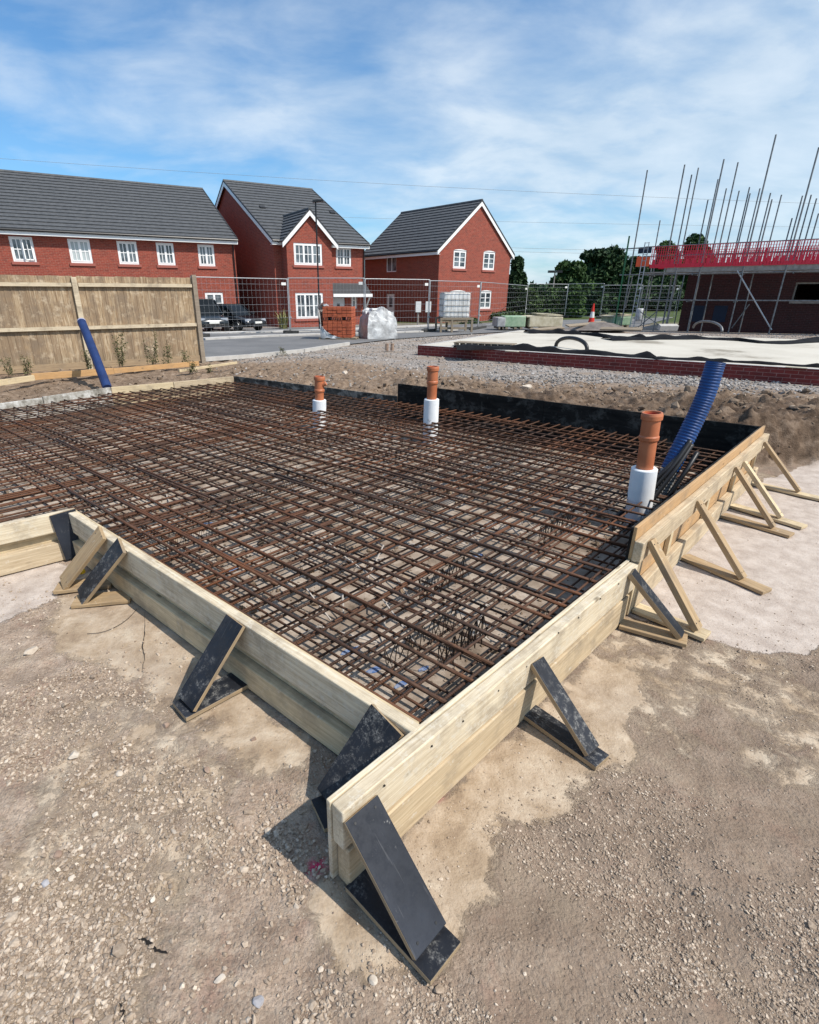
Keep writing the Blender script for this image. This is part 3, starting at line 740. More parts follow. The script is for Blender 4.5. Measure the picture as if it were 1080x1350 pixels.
# ------------------------------------------------------------------ formwork
UP = Vector((0,0,1))
def V3(p, z): return Vector((p.x, p.y, z))
def wallboard(name, a, b, z0, z1, off, t, material, parent, n2, warp=0.0, bevel=.003, tilt=0):
    """board on edge between plan points a,b; off = distance of its inner face from the line a-b, outward along n2"""
    o = n2*(off+t/2); return board(name, V3(a+o, (z0+z1)/2), V3(b+o, (z0+z1)/2), z1-z0, t, material, parent, side=(0,0,1), bevel=bevel, warp=warp)
def nail(m, p, n, r=.0035): m.tube([p-n*.002, p+n*.003], r, 6)
nA = Vector((dA.y, -dA.x)); nB = -Vector((dA.x*0+dB.y, -dB.x)); 
nB = Vector((dB.y, -dB.x)); nB = nB if nB.y < 0 else -nB
dA2 = (P_back-P_step).normalized(); nA2 = Vector((dA2.y, -dA2.x)); dA1 = (P_step-P_near).normalized(); nA1 = Vector((dA1.y, -dA1.x))
# near right side: ply strip plus two timbers
t = thing('formwork_side', 'long pale timber shutter of two stacked boards along the near right side, concrete splashed top', 'formwork', (P_near.x, P_near.y, 0))
wallboard('plywood_sheet', P_near, P_step+dA1*.0, .0, .318, 0, .016, M['timber_splash'], t, nA1, .001)
wallboard('board', P_near+dA1*.004, P_step-dA1*.01, .167, .314, .018, .046, M['timber_splash'], t, nA1, .0018, .005)
wallboard('board', P_near+dA1*.018, P_step-dA1*.06, .0, .159, .018, .052, M['timber_low'], t, nA1, .0015, .005)
for sgn, a0_, d0_, n0_, L0_ in ((0, P_near, dA1, nA1, 1.85),):
    for k in range(9):
        for zz_ in (.285, .035):
            p = V3(a0_+d0_*(.16+k*.2+random.uniform(-.03, .03))+n0_*(.066 if zz_ > .2 else .050), zz_+random.uniform(-.01, .03)); q0 = V3(n0_, 0)
            MB().tube([p-q0*.002, p+q0*.0012], .0036, 8).build('nail', M['gutter'], t)
# left side
PB0 = P_corner+dB*.0; 
t = thing('formwork_side', 'long grey timber shutter of two boards along the near left side of the pour', 'formwork', (P_corner.x, P_corner.y, 0))
j = P_corner+dB*1.92
wallboard('plywood_sheet', P_corner+dB*.004, P_lc, .0, .305, .0, .016, M['timber_grey'], t, nB)
wallboard('board', P_corner-dB*.02, j, .175, .32, .018, .045, M['timber_splash'], t, nB, .0015, .005)
wallboard('board', j+dB*.004, P_lc-dB*.02, .175, .312, .018, .045, M['timber_splash'], t, nB, .0015, .005)
wallboard('board', P_corner-dB*.012, P_lc-dB*.06, .0, .125, .021, .06, M['timber_grey'], t, nB, .0015, .005)
wallboard('board', P_corner-dB*.012, P_lc-dB*.06, .128, .172, .019, .022, M['timber_grey'], t, nB, .001, .003)
# short left return
dS = (P_ls-P_lc).normalized(); nS = Vector((-dS.y, dS.x)); nS = nS if nS.y < 0 else -nS
t = thing('formwork_side', 'short timber shutter of two boards running out of the left edge of the photo', 'formwork', (P_lc.x, P_lc.y, 0))
wallboard('plywood_sheet', P_lc+dS*.002, P_ls, .0, .312, .0, .016, M['timber_grey'], t, nS)
wallboard('board', P_lc+dS*.02, P_ls, .195, .32, .018, .045, M['timber_splash'], t, nS, .001, .005)
wallboard('board', P_lc+dS*.06, P_ls, .0, .125, .018, .055, M['timber'], t, nS, .001, .005)
# raised right side
t = thing('formwork_side', 'raised plywood shutter with two timber rails stepping up along the far right side', 'formwork', (P_step.x, P_step.y, 0))
wallboard('plywood_sheet', P_step+dA2*.012, P_back+dA2*.08, .0, .50, 0, .018, M['ply_face'], t, nA2)
wallboard('plywood_lining', P_step+dA2*.012, P_back+dA2*.0, .0, .497, -.014, .0125, M['ply_back'], t, nA2)
wallboard('rail', P_step+dA2*.0, P_back+dA2*.10, .315, .43, .020, .045, M['timber'], t, nA2, .0015, .005)
wallboard('rail', P_step+dA2*.07, P_back+dA2*.0, .0, .135, .020, .045, M['timber'], t, nA2, .0015, .005)
for k, s in enumerate((.62, 1.42, 2.2, 2.95)):
    p = P_step+dA2*s; board('stud', V3(p+nA2*.033, .137), V3(p+nA2*.033, .312), .05, .025, M['timber_grey'], t, side=(dA2.x, dA2.y, 0))
p = P_step+dA2*.035
board('stud', V3(p+nA2*.040, .0), V3(p+nA2*.040, .312), .07, .04, M['timber_grey'], t, side=(dA2.x, dA2.y, 0))
# back right black ply
dK = (P_mid-P_back).normalized(); nK = Vector((dK.y, -dK.x)); nK = nK if nK.y > 0 else -nK
t = thing('formwork_side', 'tall black plywood shutter along the back of the pour behind the blue duct', 'formwork', (P_back.x, P_back.y, 0))
md = P_back+dK*2.0
wallboard('plywood_sheet', P_back+dK*.0, md, .0, .50, .0, .018, M['ply_back'], t, nK)
wallboard('plywood_sheet', md+dK*.004, P_mid+dK*.03, .0, .502, .003, .018, M['ply_back'], t, nK)
wallboard('rail', P_back+dK*.1, P_mid, .0, .12, .024, .045, M['timber'], t, nK)
# back left
dK2 = (P_bl-P_mid).normalized(); nK2 = Vector((dK2.y, -dK2.x)); nK2 = nK2 if nK2.y > 0 else -nK2
t = thing('formwork_side', 'low dark stained board along the back between the two small orange pipes', 'formwork', (P_mid.x, P_mid.y, 0))
wallboard('plywood_sheet', P_mid+dK2*.04, P_bl, .0, .335, .0, .018, M['stained'], t, nK2)
wallboard('rail', P_mid+dK2*.04, P_bl, .0, .12, .022, .045, M['timber'], t, nK2)
# far left boards, each its own colour
def lboard(a, b, mt, lab, z1=.33):
    d = (b-a).normalized(); n = Vector((d.y, -d.x)); cen = Vector((-1.5, 5)); n = n if n.dot(a-cen) > 0 else -n
    o = wallboard('shutter_board', a+d*.004, b-d*.004, .0, z1, .0, .03, mt, None, n, .0, .003); tag(o, lab, 'formwork')
lboard(P_bl, P_l1, M['timber'], 'clean pale timber board at the far back corner of the pour')
lboard(P_l1, P_l2, M['timber_grey'], 'grey brown timber board at the far left, right of the blue leaning pipe')
lboard(P_l2, P_l3, M['cement_board'], 'cement covered board at the far left, left of the foot of the blue pipe')
lboard(P_l3, P_l4, M['cement_board'], 'short angled cement stained board between two far left boards', .32)
lboard(P_l4, P_l5, M['stained'], 'dark mottled board leaving the left edge of the photo below the fence', .31)
# ------------------------------------------------------------------ braces
def spec(m, v): m.node_tree.nodes['Principled BSDF'].inputs['Specular IOR Level'].default_value = v
for k_, v_ in (('dpm', .08), ('ply_back', .12), ('ply_black', .22), ('ply_black_clean', .25), ('stained', .2)): spec(M[k_], v_)
def brace(label, top, bot, w, tk, smat, fmat, face, foot_ext=.06, foot_w=None, foot_t=.02, foot_in=0.0, lift=0, foot=True, tlab=None, side=None):
    """top/bot: photo points (strut middle line); face: Plane of the formwork's outer face"""
    T = face.w(*top); zb = foot_t+.012 if foot else .012
    Bq = G(bot[0], bot[1], zb)
    hd = Vector((Bq.x-T.x, Bq.y-T.y, 0)); hd.normalize(); sd = Vector((-hd.y, hd.x, 0))
    if side: sd = Vector((side.x, side.y, 0))
    e = thing('brace', label, 'brace', (Bq.x, Bq.y, 0))
    s = board('strut', T, Bq, w, tk, smat, e, side=sd, bevel=.002)
    if foot:
        fp = face.p0+face.d*((Vector((T.x, T.y))-face.p0).dot(face.d))
        a = Vector((fp.x, fp.y, foot_t/2+.001)); fd = (Vector((Bq.x, Bq.y, a.z))-a).normalized()
        a = a+fd*foot_in; b = Vector((Bq.x, Bq.y, a.z))+fd*foot_ext
        board('foot', a, b, foot_w or w, foot_t, fmat, e, side=sd, bevel=.002)
    ax = (Bq-T).normalized(); nn = sd.cross(ax); nn = nn if nn.z > 0 else -nn
    for f_, o_ in ((.05, -.3), (.06, .3), (.93, -.3), (.94, .28)):
        p = T.lerp(Bq, f_)+sd*o_*w+nn*tk/2; MB().tube([p-nn*.002, p+nn*.0015], .004, 6).build('screw', M['gutter'], e)
    return T, Bq
def facep(a, d, n, off): q = a+n*off; return Plane((q.x, q.y), math.degrees(math.atan2(d.y, d.x)))
FA1 = facep(P_near, dA1, nA1, .066); FA2 = facep(P_step, dA2, nA2, .068); FB = facep(P_corner, dB, nB, .066); FS = facep(P_lc, dS, nS, .066)
r = []
r.append(brace('wide smooth blue-black plywood brace nearest the camera at the formwork end', (475,1066), (567,1241), .125, .018, M['ply_black_clean'], M['ply_black'], FA1, .055, .125, side=dA))
r.append(brace('black plywood brace with cement splashes and two bolt scars on the near right side', (707,871), (781,990), .082, .02, M['ply_black'], M['ply_black'], FA1, .045, .09, side=dA))
r.append(brace('dark scuffed strut on a pale foot, just in front of the formwork step', (832,754), (898,838), .062, .028, M['ply_black'], M['timber_brace'], FA1, .03, .10, side=dA))
r.append(brace('pale timber brace just beyond the formwork step', (858,712), (920,829), .066, .032, M['timber_brace'], M['timber_grey'], FA2, .05, .10, side=dA))
r.append(brace('pale timber brace standing alone halfway along the raised side', (920,661), (980,762), .06, .032, M['timber_brace'], M['timber_brace'], FA2, .14, .095, side=dA))
r.append(brace('left strut of the close pair of timber braces on the raised side', (970,616), (1020,695), .055, .03, M['timber_brace'], M['timber_brace'], FA2, .12, .095, side=dA))
r.append(brace('right strut of the close pair of timber braces on the raised side', (981,609), (1030,682), .055, .03, M['timber_grey'], M['timber_grey'], FA2, .16, .095, side=dA))
r.append(brace('farthest timber brace on the raised side by the earth bank', (1008,583), (1054,648), .055, .03, M['timber_brace'], M['timber_grey'], FA2, .25, .09, side=dA))
r.append(brace('large black plywood brace close behind the near formwork corner on the left side', (511,948), (437,1062), .15, .018, M['ply_black'], M['ply_black'], FB, .05, .12, side=dB))
r.append(brace('black plywood brace standing alone halfway down the left side board', (311,818), (246,928), .125, .018, M['ply_black'], M['ply_black'], FB, .035, .125, side=dB))
r.append(brace('dusty black brace on a pale foot board near the inner left corner', (161,719), (107,788), .125, .022, M['ply_black'], M['timber_brace'], FB, .04, .12, side=dB))
r.append(brace('bare orange-brown timber brace near the inner left corner by the yellow cap', (135,702), (83,770), .12, .022, M['timber_brace'], M['timber_brace'], FB, .04, .12, side=dB))
r.append(brace('blue-black plank leaning in the inner left corner', (82,675), (103,733), .15, .018, M['ply_black_clean'], M['ply_black'], FS, .0, foot=False, side=dS))
for q in r: print('brace', [round(c, 2) for c in q[0]], [round(c, 2) for c in q[1]])

# ------------------------------------------------------------------ pipes
def lathe(m, base, axis, prof, n=24):
    base = Vector(base); axis = Vector(axis).normalized(); u = axis.cross(Vector((0,1,0))).normalized(); w = axis.cross(u); k0 = len(m.v)
    for (rr, h) in prof:
        for j in range(n):
            a = 2*math.pi*j/n; m.v.append(tuple(base+axis*h+(u*math.cos(a)+w*math.sin(a))*rr))
    for i in range(len(prof)-1):
        for j in range(n):
            a = k0+i*n+j; b = k0+i*n+(j+1) % n; m.f.append((a, a+n, b+n, b))
def drain(basepx, sleevepx, toppx, lab, lean=(0,0), port=False, rs=.085, ro=.055):
    b = G(*basepx, .25); Y = b.y; zs = DY(*sleevepx, Y).z; tp = DY(*toppx, Y); zt = tp.z
    ax = Vector((tp.x-b.x+lean[0], lean[1], zt-b.z)).normalized()
    b0 = Vector((b.x, b.y, .001))-Vector((ax.x, ax.y, 0))*.2; L = (zt)/ax.z; S = zs/ax.z
    e = thing('drain_pipe', lab, 'pipe', (b0.x, b0.y, 0))
    m = MB(); lathe(m, b0, ax, [(rs*.0, 0), (rs, 0), (rs*1.01, S*.5), (rs, S-.006), (rs-.005, S), (ro+.002, S), (ro+.002, S-.03)], 60)
    m.build('sleeve', M['sleeve'], e, smooth=False)
    m = MB(); c = ro
    lathe(m, b0, ax, [(c, .01), (c, L-.20), (c+.009, L-.185), (c+.010, L-.165), (c+.004, L-.155), (c+.004, L-.05), (c+.013, L-.045), (c+.014, L-.018), (c+.009, L), (c-.002, L), (c-.004, L-.05), (c-.004, L-.12)], 60)
    m.build('pipe', M['orange'], e, smooth=False)
    m = MB(); lathe(m, b0, ax, [(c-.0035, L-.012), (c-.009, L-.012), (c-.009, L-.03), (c-.0035, L-.03)], 28); m.build('seal', M['red_in'], e)
    if port:
        p = b0+ax*(L-.11); m = MB(); m.tube([p+Vector((.03,-.02,0)), p+Vector((.085,-.03,.03))], .026, 12); m.build('side_inlet', M['orange'], e)
    return e
drain((421,540),(421,527),(421,496), 'shortest orange drain pipe in a white sleeve, with a side inlet, farthest to the left', port=True)
drain((568,555),(568,526),(571,483), 'tall slim orange drain pipe in a white sleeve in front of the black back board')
drain((845,655),(848,617),(861,544), 'large orange drain pipe in a white sleeve nearest the camera, beside the blue duct')
# corrugated blue duct
def bez(p, n):
    out = []
    for k in range(n):
        t = k/(n-1)*(len(p)-1); i = min(int(t), len(p)-2); f = t-i
        p0 = p[max(i-1, 0)]; p1 = p[i]; p2 = p[i+1]; p3 = p[min(i+2, len(p)-1)]
        out.append(.5*((2*p1)+(p2-p0)*f+(2*p0-5*p1+4*p2-p3)*f*f+(3*p1-p0-3*p2+p3)*f**3))
    return out
gb = G(858, 672, .12); Yd = gb.y
pp = [DY(845,700,Yd-.12), DY(862,668,Yd), DY(884,618,Yd+.05), DY(909,568,Yd+.10), DY(930,522,Yd+.13), DY(944,477,Yd+.15)]
e = thing('corrugated_duct', 'thick ribbed blue duct rising in a curve out of the right side of the pour', 'duct', (gb.x, gb.y, 0))
path = bez(pp, 380)
rad = [.062+.0016*(1 if (i % 6) < 3 else -1) for i in range(380)]
cut = 150
m = MB(); m.tube(path[cut:], rad[cut:], 22, False); o = m.build('ribbed_tube', M['blue'], e, smooth=True)
m = MB(); m.tube(path[:cut], [x*.96 for x in rad[:cut]], 22, True); m.build('lower_tube', M['grey_duct'], e, smooth=True)
m = MB(); m.tube(path[-12:], .058, 20, False); m.tube([path[-10], path[-9]], .057, 20); m.build('inner_bore', M['cable'], e, smooth=True)
for k, (o1, o2) in enumerate(((-.09, .0), (-.055, -.06), (-.12, .05), (.06,-.05))):
    cp = [Vector((gb.x+o1*1.6-.18, gb.y-.15+o2, .03)), Vector((gb.x+o1-.05, gb.y+o2-.02, .12)), Vector((pp[2].x+o1*.75, pp[2].y-.09+o2*.3, pp[2].z)), Vector((pp[3].x+o1*.45+.02, pp[3].y-.075, pp[3].z-.03*k-.05))]
    m = MB(); m.tube(bez(cp, 22), .016, 10)
    tag(m.build('black_conduit', M['cable'], loc=tuple(cp[0]), smooth=True), ('thin black conduit strapped to the left of the blue duct', 'black conduit running up the front of the blue duct', 'outermost black conduit left of the blue duct', 'black conduit lying against the right of the blue duct')[k], 'conduit', 'conduits beside the blue duct')
# blue pipe by the fence
a = G(141, 508, .2); T2 = DY(108, 425, a.y+1.6)
e = thing('water_pipe', 'straight blue pipe leaning against the timber fence', 'pipe', tuple(a))
m = MB(); m.tube([a-Vector((0,0,.05)), a.lerp(T2, .5), T2], .075, 18); m.build('pipe', M['bluepipe'], e, smooth=False)
m = MB(); m.tube([T2, T2+(T2-a).normalized()*.03], .078, 18); m.build('end_cap', simple_var('lilac_cap', (.3,.3,.42), (.4,.4,.5), 5), e)

# ------------------------------------------------------------------ single rocks
def rock(px, py, w, mt, lab, z=None, flat=.5, h0=None):
    g0 = G(px, py, z or 0)
    zz = float(terrain(np.array([g0.x]), np.array([g0.y]))[0])
    g0 = G(px, py, zz); bm = bmesh.new(); bmesh.ops.create_icosphere(bm, subdivisions=3, radius=1)
    sd = random.randint(0, 999); sx, sy = random.uniform(.8, 1.2), random.uniform(.55, .9)
    cuts = [(Vector((random.gauss(0,1), random.gauss(0,1), random.gauss(0,1))).normalized(), random.uniform(.5, .85)) for _ in range(9)]
    for v in bm.verts:
        for nn, dd in cuts:
            k = v.co.dot(nn)
            if k > dd: v.co -= nn*(k-dd)
        v.co *= 1+.10*(float(vnoise(v.co.x*3+sd, v.co.y*3+v.co.z*2.1, 5))-.5)
        v.co = Vector((v.co.x*w*sx, v.co.y*w*sy, v.co.z*w*flat))
    bmesh.ops.rotate(bm, verts=bm.verts, matrix=Matrix.Rotation(random.uniform(0, 3), 3, 'Z'))
    me = bpy.data.meshes.new('rock'); bm.to_mesh(me); bm.free(); me.materials.append(mt)
    o = bpy.data.objects.new('rock', me); C.objects.link(o); o.location = (g0.x, g0.y, zz+w*flat*.45); tag(o, lab, 'rock'); return o
for a in ((40,860,.035,'rock','flat pale stone at the left edge below the corner boards'), (98,997,.03,'rock','long pale stone standing out at the left of the foreground'),
          (157,1021,.019,'rock','angular white stone right of the long pale stone'), (126,1075,.015,'rock','small round white stone in the left foreground'),
          (273,1016,.019,'rock_br','flat reddish brown stone in the middle left foreground'), (219,957,.018,'rock_br','brown stone lying below the foot of the lone black brace'),
          (76,1128,.017,'rock_br','brown stone half sunk at the far left foreground'), (60,1166,.015,'rock_grey','blue-grey stone at the far left foreground'),
          (335,975,.016,'rock_br','brown stone at the edge of the left shadow'), (290,1292,.016,'rock','pale stone beside the cracked ground at the bottom'),
          (341,1322,.017,'rock_grey','grey stone at the bottom centre edge'), (202,1186,.014,'rock','pale yellow stone in the lower left foreground'),
          (492,1293,.014,'rock','smooth pale stone left of the near brace foot'), (103,1356,.02,'rock_br','brown stone at the bottom left edge'),
          (840,829,.024,'rock','white lump of stone beside the pale foot of the dark strut'), (693,512,.10,'rock','large pale stone on the soil behind the black board'),
          (735,524,.085,'rock','flat pale stone right of the large stone on the soil'), (455,493,.09,'rock','pale lump on the soil behind the shortest orange pipe'),
          (230,1097,.012,'rock','small pale stone among the pebbles left of the shadow'), (166,1104,.013,'rock_br','small tan stone right of the brown half sunk stone'),
          (95,1158,.012,'rock','small pale stone beside the blue-grey stone'), (672,880,.012,'rock_br','small stone on the tan patch'), (440,905,.01,'rock','x')):
    if a[4] == 'x': continue
    if a[4].startswith('small stone on'): continue
    rock(a[0], a[1], a[2], M[a[3]], a[4], z=.3 if a[1] < 600 else 0)
g0 = G(109, 759, .012); m = MB(); lathe(m, (g0.x, g0.y, .036), (0,0,1), [(0,.022),(.012,.021),(.019,.014),(.021,.0),(.02,-.004)], 16)
tag(m.build('mushroom_cap', M['yellow'], loc=(g0.x, g0.y, .03), smooth=True), 'small round yellow cap on the foot of the bare timber brace', 'cap')
# cracks and a stray wire
def crack(pts, w, lab):
    m = MB(); P = [G(*p) for p in pts]; q = []
    P2 = bez(P, len(P)*5); L = []; Rr = []
    for i, p in enumerate(P2):
        d = (P2[min(i+1, len(P2)-1)]-P2[max(i-1, 0)]).normalized(); n = Vector((-d.y, d.x, 0)); ww = w*.8*math.sin(math.pi*(i+.3)/(len(P2)))*random.uniform(.35, 1.2)
        jx = n*random.uniform(-.0025, .0025); z = float(terrain(np.array([p.x]), np.array([p.y]))[0])+.004
        L.append(Vector((p.x, p.y, z))+n*ww+jx); Rr.append(Vector((p.x, p.y, z))-n*ww+jx)
    m.v = [tuple(x) for x in L+Rr]; k = len(L); m.f = [(i, i+k, i+k+1, i+1) for i in range(k-1)]
    tag(m.build('ground_crack', M['crackdark']), lab, None, kind='structure')
crack([(190,805),(191,830),(188,850),(190,868),(187,885)], .003, None)
crack([(180,1234),(192,1238),(205,1250),(222,1256)], .009, None)
crack([(157,1318),(162,1335),(164,1350)], .005, None)
crack([(95,1235),(85,1255),(80,1272)], .003, None)
m = MB(); m.tube([Vector((p.x, p.y, float(terrain(np.array([p.x]), np.array([p.y]))[0])+.006)) for p in bez([G(*p) for p in ((115,835),(140,832),(165,818),(180,803))], 14)], .0014, 5)
tag(m.build('wire_offcut', M['wire']), 'thin curved wire lying on the tan ground in front of the left braces', 'wire')

# ------------------------------------------------------------------ timber fence
fa = G(-60, 497.5, .10); fb = G(268, 476, .10)
azF = math.degrees(math.atan2(fb.y-fa.y, fb.x-fa.x)); FP = Plane((fb.x, fb.y), azF)
e = thing('timber_fence', 'weathered close-board timber fence standing on the left in front of the long terrace', 'fence', tuple(fb), R(azF))
q = lambda px, py: FP.q(px, py)
s_mid = q(107, 420)[0]; z_top0 = q(130, 362)[1]; zt_ = q(180, 365)[1]; z_r1 = q(180, 376)[1]; z_r2 = q(180, 430)[1]; zb_ = .10
print('fence', s_mid, z_top0, z_r1, z_r2, fa, fb)
def zl(z): return z-zb_
def fpanel(s0, s1):
    m = MB(); x = s0
    while x < s1-.02:
        w = .125+random.uniform(-.004, .004); dz = random.uniform(-.006, .005); 
        m.add([(x,.02,0.06),(x+w,.02,.06),(x+w,.040,.06),(x,.028,.06),(x,.02,zl(zt_)+dz),(x+w,.02,zl(zt_)+dz),(x+w,.040,zl(zt_)+dz),(x,.028,zl(zt_)+dz)],
              [(0,3,2,1),(4,5,6,7),(0,1,5,4),(1,2,6,5),(2,3,7,6),(3,0,4,7)])
        # overlap: tilt the face a little so each board edge casts a line
        k = len(m.v)-8
        for i in (0, 4): m.v[k+i] = (x, .013, m.v[k+i][2])
        x += w
    return m
def fencewood_vert():
    m = mat('featheredge', (.4,.3,.2), .9); n = N(m); tc = n.n('ShaderNodeTexCoord').outputs['Object']
    s = n.n('ShaderNodeSeparateXYZ', {0: tc}); cell = n.math('FLOOR', n.math('MULTIPLY', s.outputs[0], 8.0))
    wn = n.n('ShaderNodeTexWhiteNoise', {'W': cell}, noise_dimensions='1D').outputs['Value']
    mp = n.n('ShaderNodeMapping', {'Vector': tc, 'Scale': (30, 1, 2.0)}); off = n.n('ShaderNodeCombineXYZ', {0: 0.0, 1: 0.0, 2: n.math('MULTIPLY', wn, 30.0)})
    n.link(off.outputs[0], mp.inputs['Location']); a = n.noise(mp.outputs[0], 1.2, 5, .6, 1.2)
    c = n.ramp(a, [(.3, (.21,.13,.07)), (.5, (.37,.265,.16)), (.68, (.56,.45,.31))])
    c = n.mix(n.math('MULTIPLY', wn, .75), c, (.20,.14,.09))
    dn = n.noise(tc, 2.2, 6, .7)
    c = n.mix(n.ramp(dn, [(.48, (0,0,0)), (.62, (.7,.7,.7))]), c, (.20,.15,.105))
    c = n.mix(n.ramp(n.noise(tc, 5, 6, .7), [(.54, (0,0,0)), (.66, (.6,.6,.6))]), c, (.60,.49,.35))
    zg = n.ramp(n.math('ADD', s.outputs[2], n.math('MULTIPLY', dn, .4)), [(.25, (.5,.5,.5)), (.5, (0,0,0))])
    c = n.mix(zg, c, (.17,.14,.09)); n.col(c); return m
fvm = fencewood_vert()
for (s0, s1) in ((s_mid-3.0, s_mid-.055), (s_mid+.055, -.06), (s_mid-6.1, s_mid-3.1)):
    fpanel(s0, s1).build('fence_panel', fvm, e, local=True)
    for z in (z_r1, z_r2, .40):
        if z == .40: continue
        m = MB(); m.box((s0+.01, -.045, zl(z)-.035), (s1-.01, .003, zl(z)+.035)); m.build('rail', M['fence_rail'], e, local=True)
    m = MB(); m.box((s0+.01, -.012, .0), (s1-.01, .018, .14)); m.build('gravel_board', M['fence_wood'], e, local=True)
for s, h in ((s_mid, zl(zt_)-.02), (.0, zl(zt_)+.06), (s_mid-3.05, zl(zt_))):
    m = MB(); m.box((s-.05, -.05, -.1), (s+.05, .05, h)); m.build('post', M['fence_rail'] if s else M['fence_post'], e, local=True, bevel=.005)
# planks along its foot
for (p0, p1, w, mt, lab) in (((42,497),(150,489),.12,'timber_orange','orange-brown plank on the earth at the left foot of the fence'), ((150,489),(262,479),.10,'timber_orange','orange-brown plank on the earth at the right foot of the fence'),
                             ((-30,509),(45,498),.10,'timber_grey','grey plank lying at the left edge below the fence'), ((236,489),(312,478),.05,'timber_grey','thin grey board lying beyond the fence end post')):
    a_, b_ = G(*p0, .18), G(*p1, .18)
    tag(board('plank', a_, b_, w, .04, M[mt], None, side=(0,0,1)), lab, 'plank')
# weeds
def weed(px, py, h, n, lab, mt='weed', z=.12, leafw=.03):
    g0 = G(px, py, z); zz = float(terrain(np.array([g0.x]), np.array([g0.y]))[0]); h *= 1.3; leafw *= .75; e = thing('weed', lab, 'plant', (g0.x, g0.y, zz), 0, 'weeds along the foot of the fence')
    st = MB(); lf = MB(); tone = []
    for k in range(n):
        a = random.uniform(0, 6.28); L = h*random.uniform(.5, 1); tip = (g0.x+math.cos(a)*L*.22, g0.y+math.sin(a)*L*.15, zz+L)
        b = (g0.x+random.gauss(0,.06), g0.y+random.gauss(0,.04), zz); st.tube([b, tip], [.004, .002], 4)
        for j in range(int(60*L/.5)):
            t = random.uniform(.15, 1); c = Vector(b).lerp(Vector(tip), t)+Vector((random.gauss(0,.025),random.gauss(0,.025),0)); s = leafw*random.uniform(.5, 1.2)
            u = Vector((random.gauss(0,1),random.gauss(0,1),random.gauss(0,.6))).normalized()*s; w = Vector((random.gauss(0,1),random.gauss(0,1),random.gauss(0,1))).normalized()*s*.5
            lf.add([c-u, c+w, c+u, c-w], [(0,1,2,3)]); tone += [random.random()]*4
    st.build('stem', M['bark'], e); o = lf.build('leaves', M[mt], e)
    at = o.data.attributes.new('tone', 'FLOAT', 'POINT'); at.data.foreach_set('value', tone)
weed(163, 487, .62, 8, 'tall dry weed growing against the fence right of the blue pipe')
weed(203, 484, .60, 7, 'tall green weed growing against the fence midway to the end post')
weed(222, 483, .45, 5, 'shorter thin weed beside the tall green one at the fence')
weed(120, 488, .40, 6, 'low leafy weed beside the blue pipe at the fence')
weed(38, 493, .42, 6, 'straggly weed near the left edge of the fence')
weed(12, 496, .32, 5, 'small weed at the very left of the fence foot')
weed(247, 481, .35, 5, 'low weed beside the fence end post')
weed(255, 492, .22, 7, 'mat of green weed on the bank in front of the fence end')
weed(275, 487, .2, 6, 'small green weed beyond the fence end post')
weed(372, 463, .2, 6, 'low weed at the road edge in front of the brick pallet')

# ------------------------------------------------------------------ houses
def wall_mesh(m, L, z0, z1, holes, y=0.0, depth=.09, flip=False, gable=None):
    xs = sorted({0, L, *[h[0] for h in holes], *[h[1] for h in holes]}); zs = sorted({z0, z1, *[h[2] for h in holes], *[h[3] for h in holes]})
    for i in range(len(xs)-1):
        for k in range(len(zs)-1):
            cx, cz = (xs[i]+xs[i+1])/2, (zs[k]+zs[k+1])/2
            if any(h[0] < cx < h[1] and h[2] < cz < h[3] for h in holes): continue
            m.add([(xs[i], y, zs[k]), (xs[i+1], y, zs[k]), (xs[i+1], y, zs[k+1]), (xs[i], y, zs[k+1])], [(0,1,2,3)])
    for h in holes:
        a, b, c, d = h; yy = y+depth
        m.add([(a,y,c),(b,y,c),(b,y,d),(a,y,d),(a,yy,c),(b,yy,c),(b,yy,d),(a,yy,d)], [(0,4,5,1),(1,5,6,2),(2,6,7,3),(3,7,4,0)])
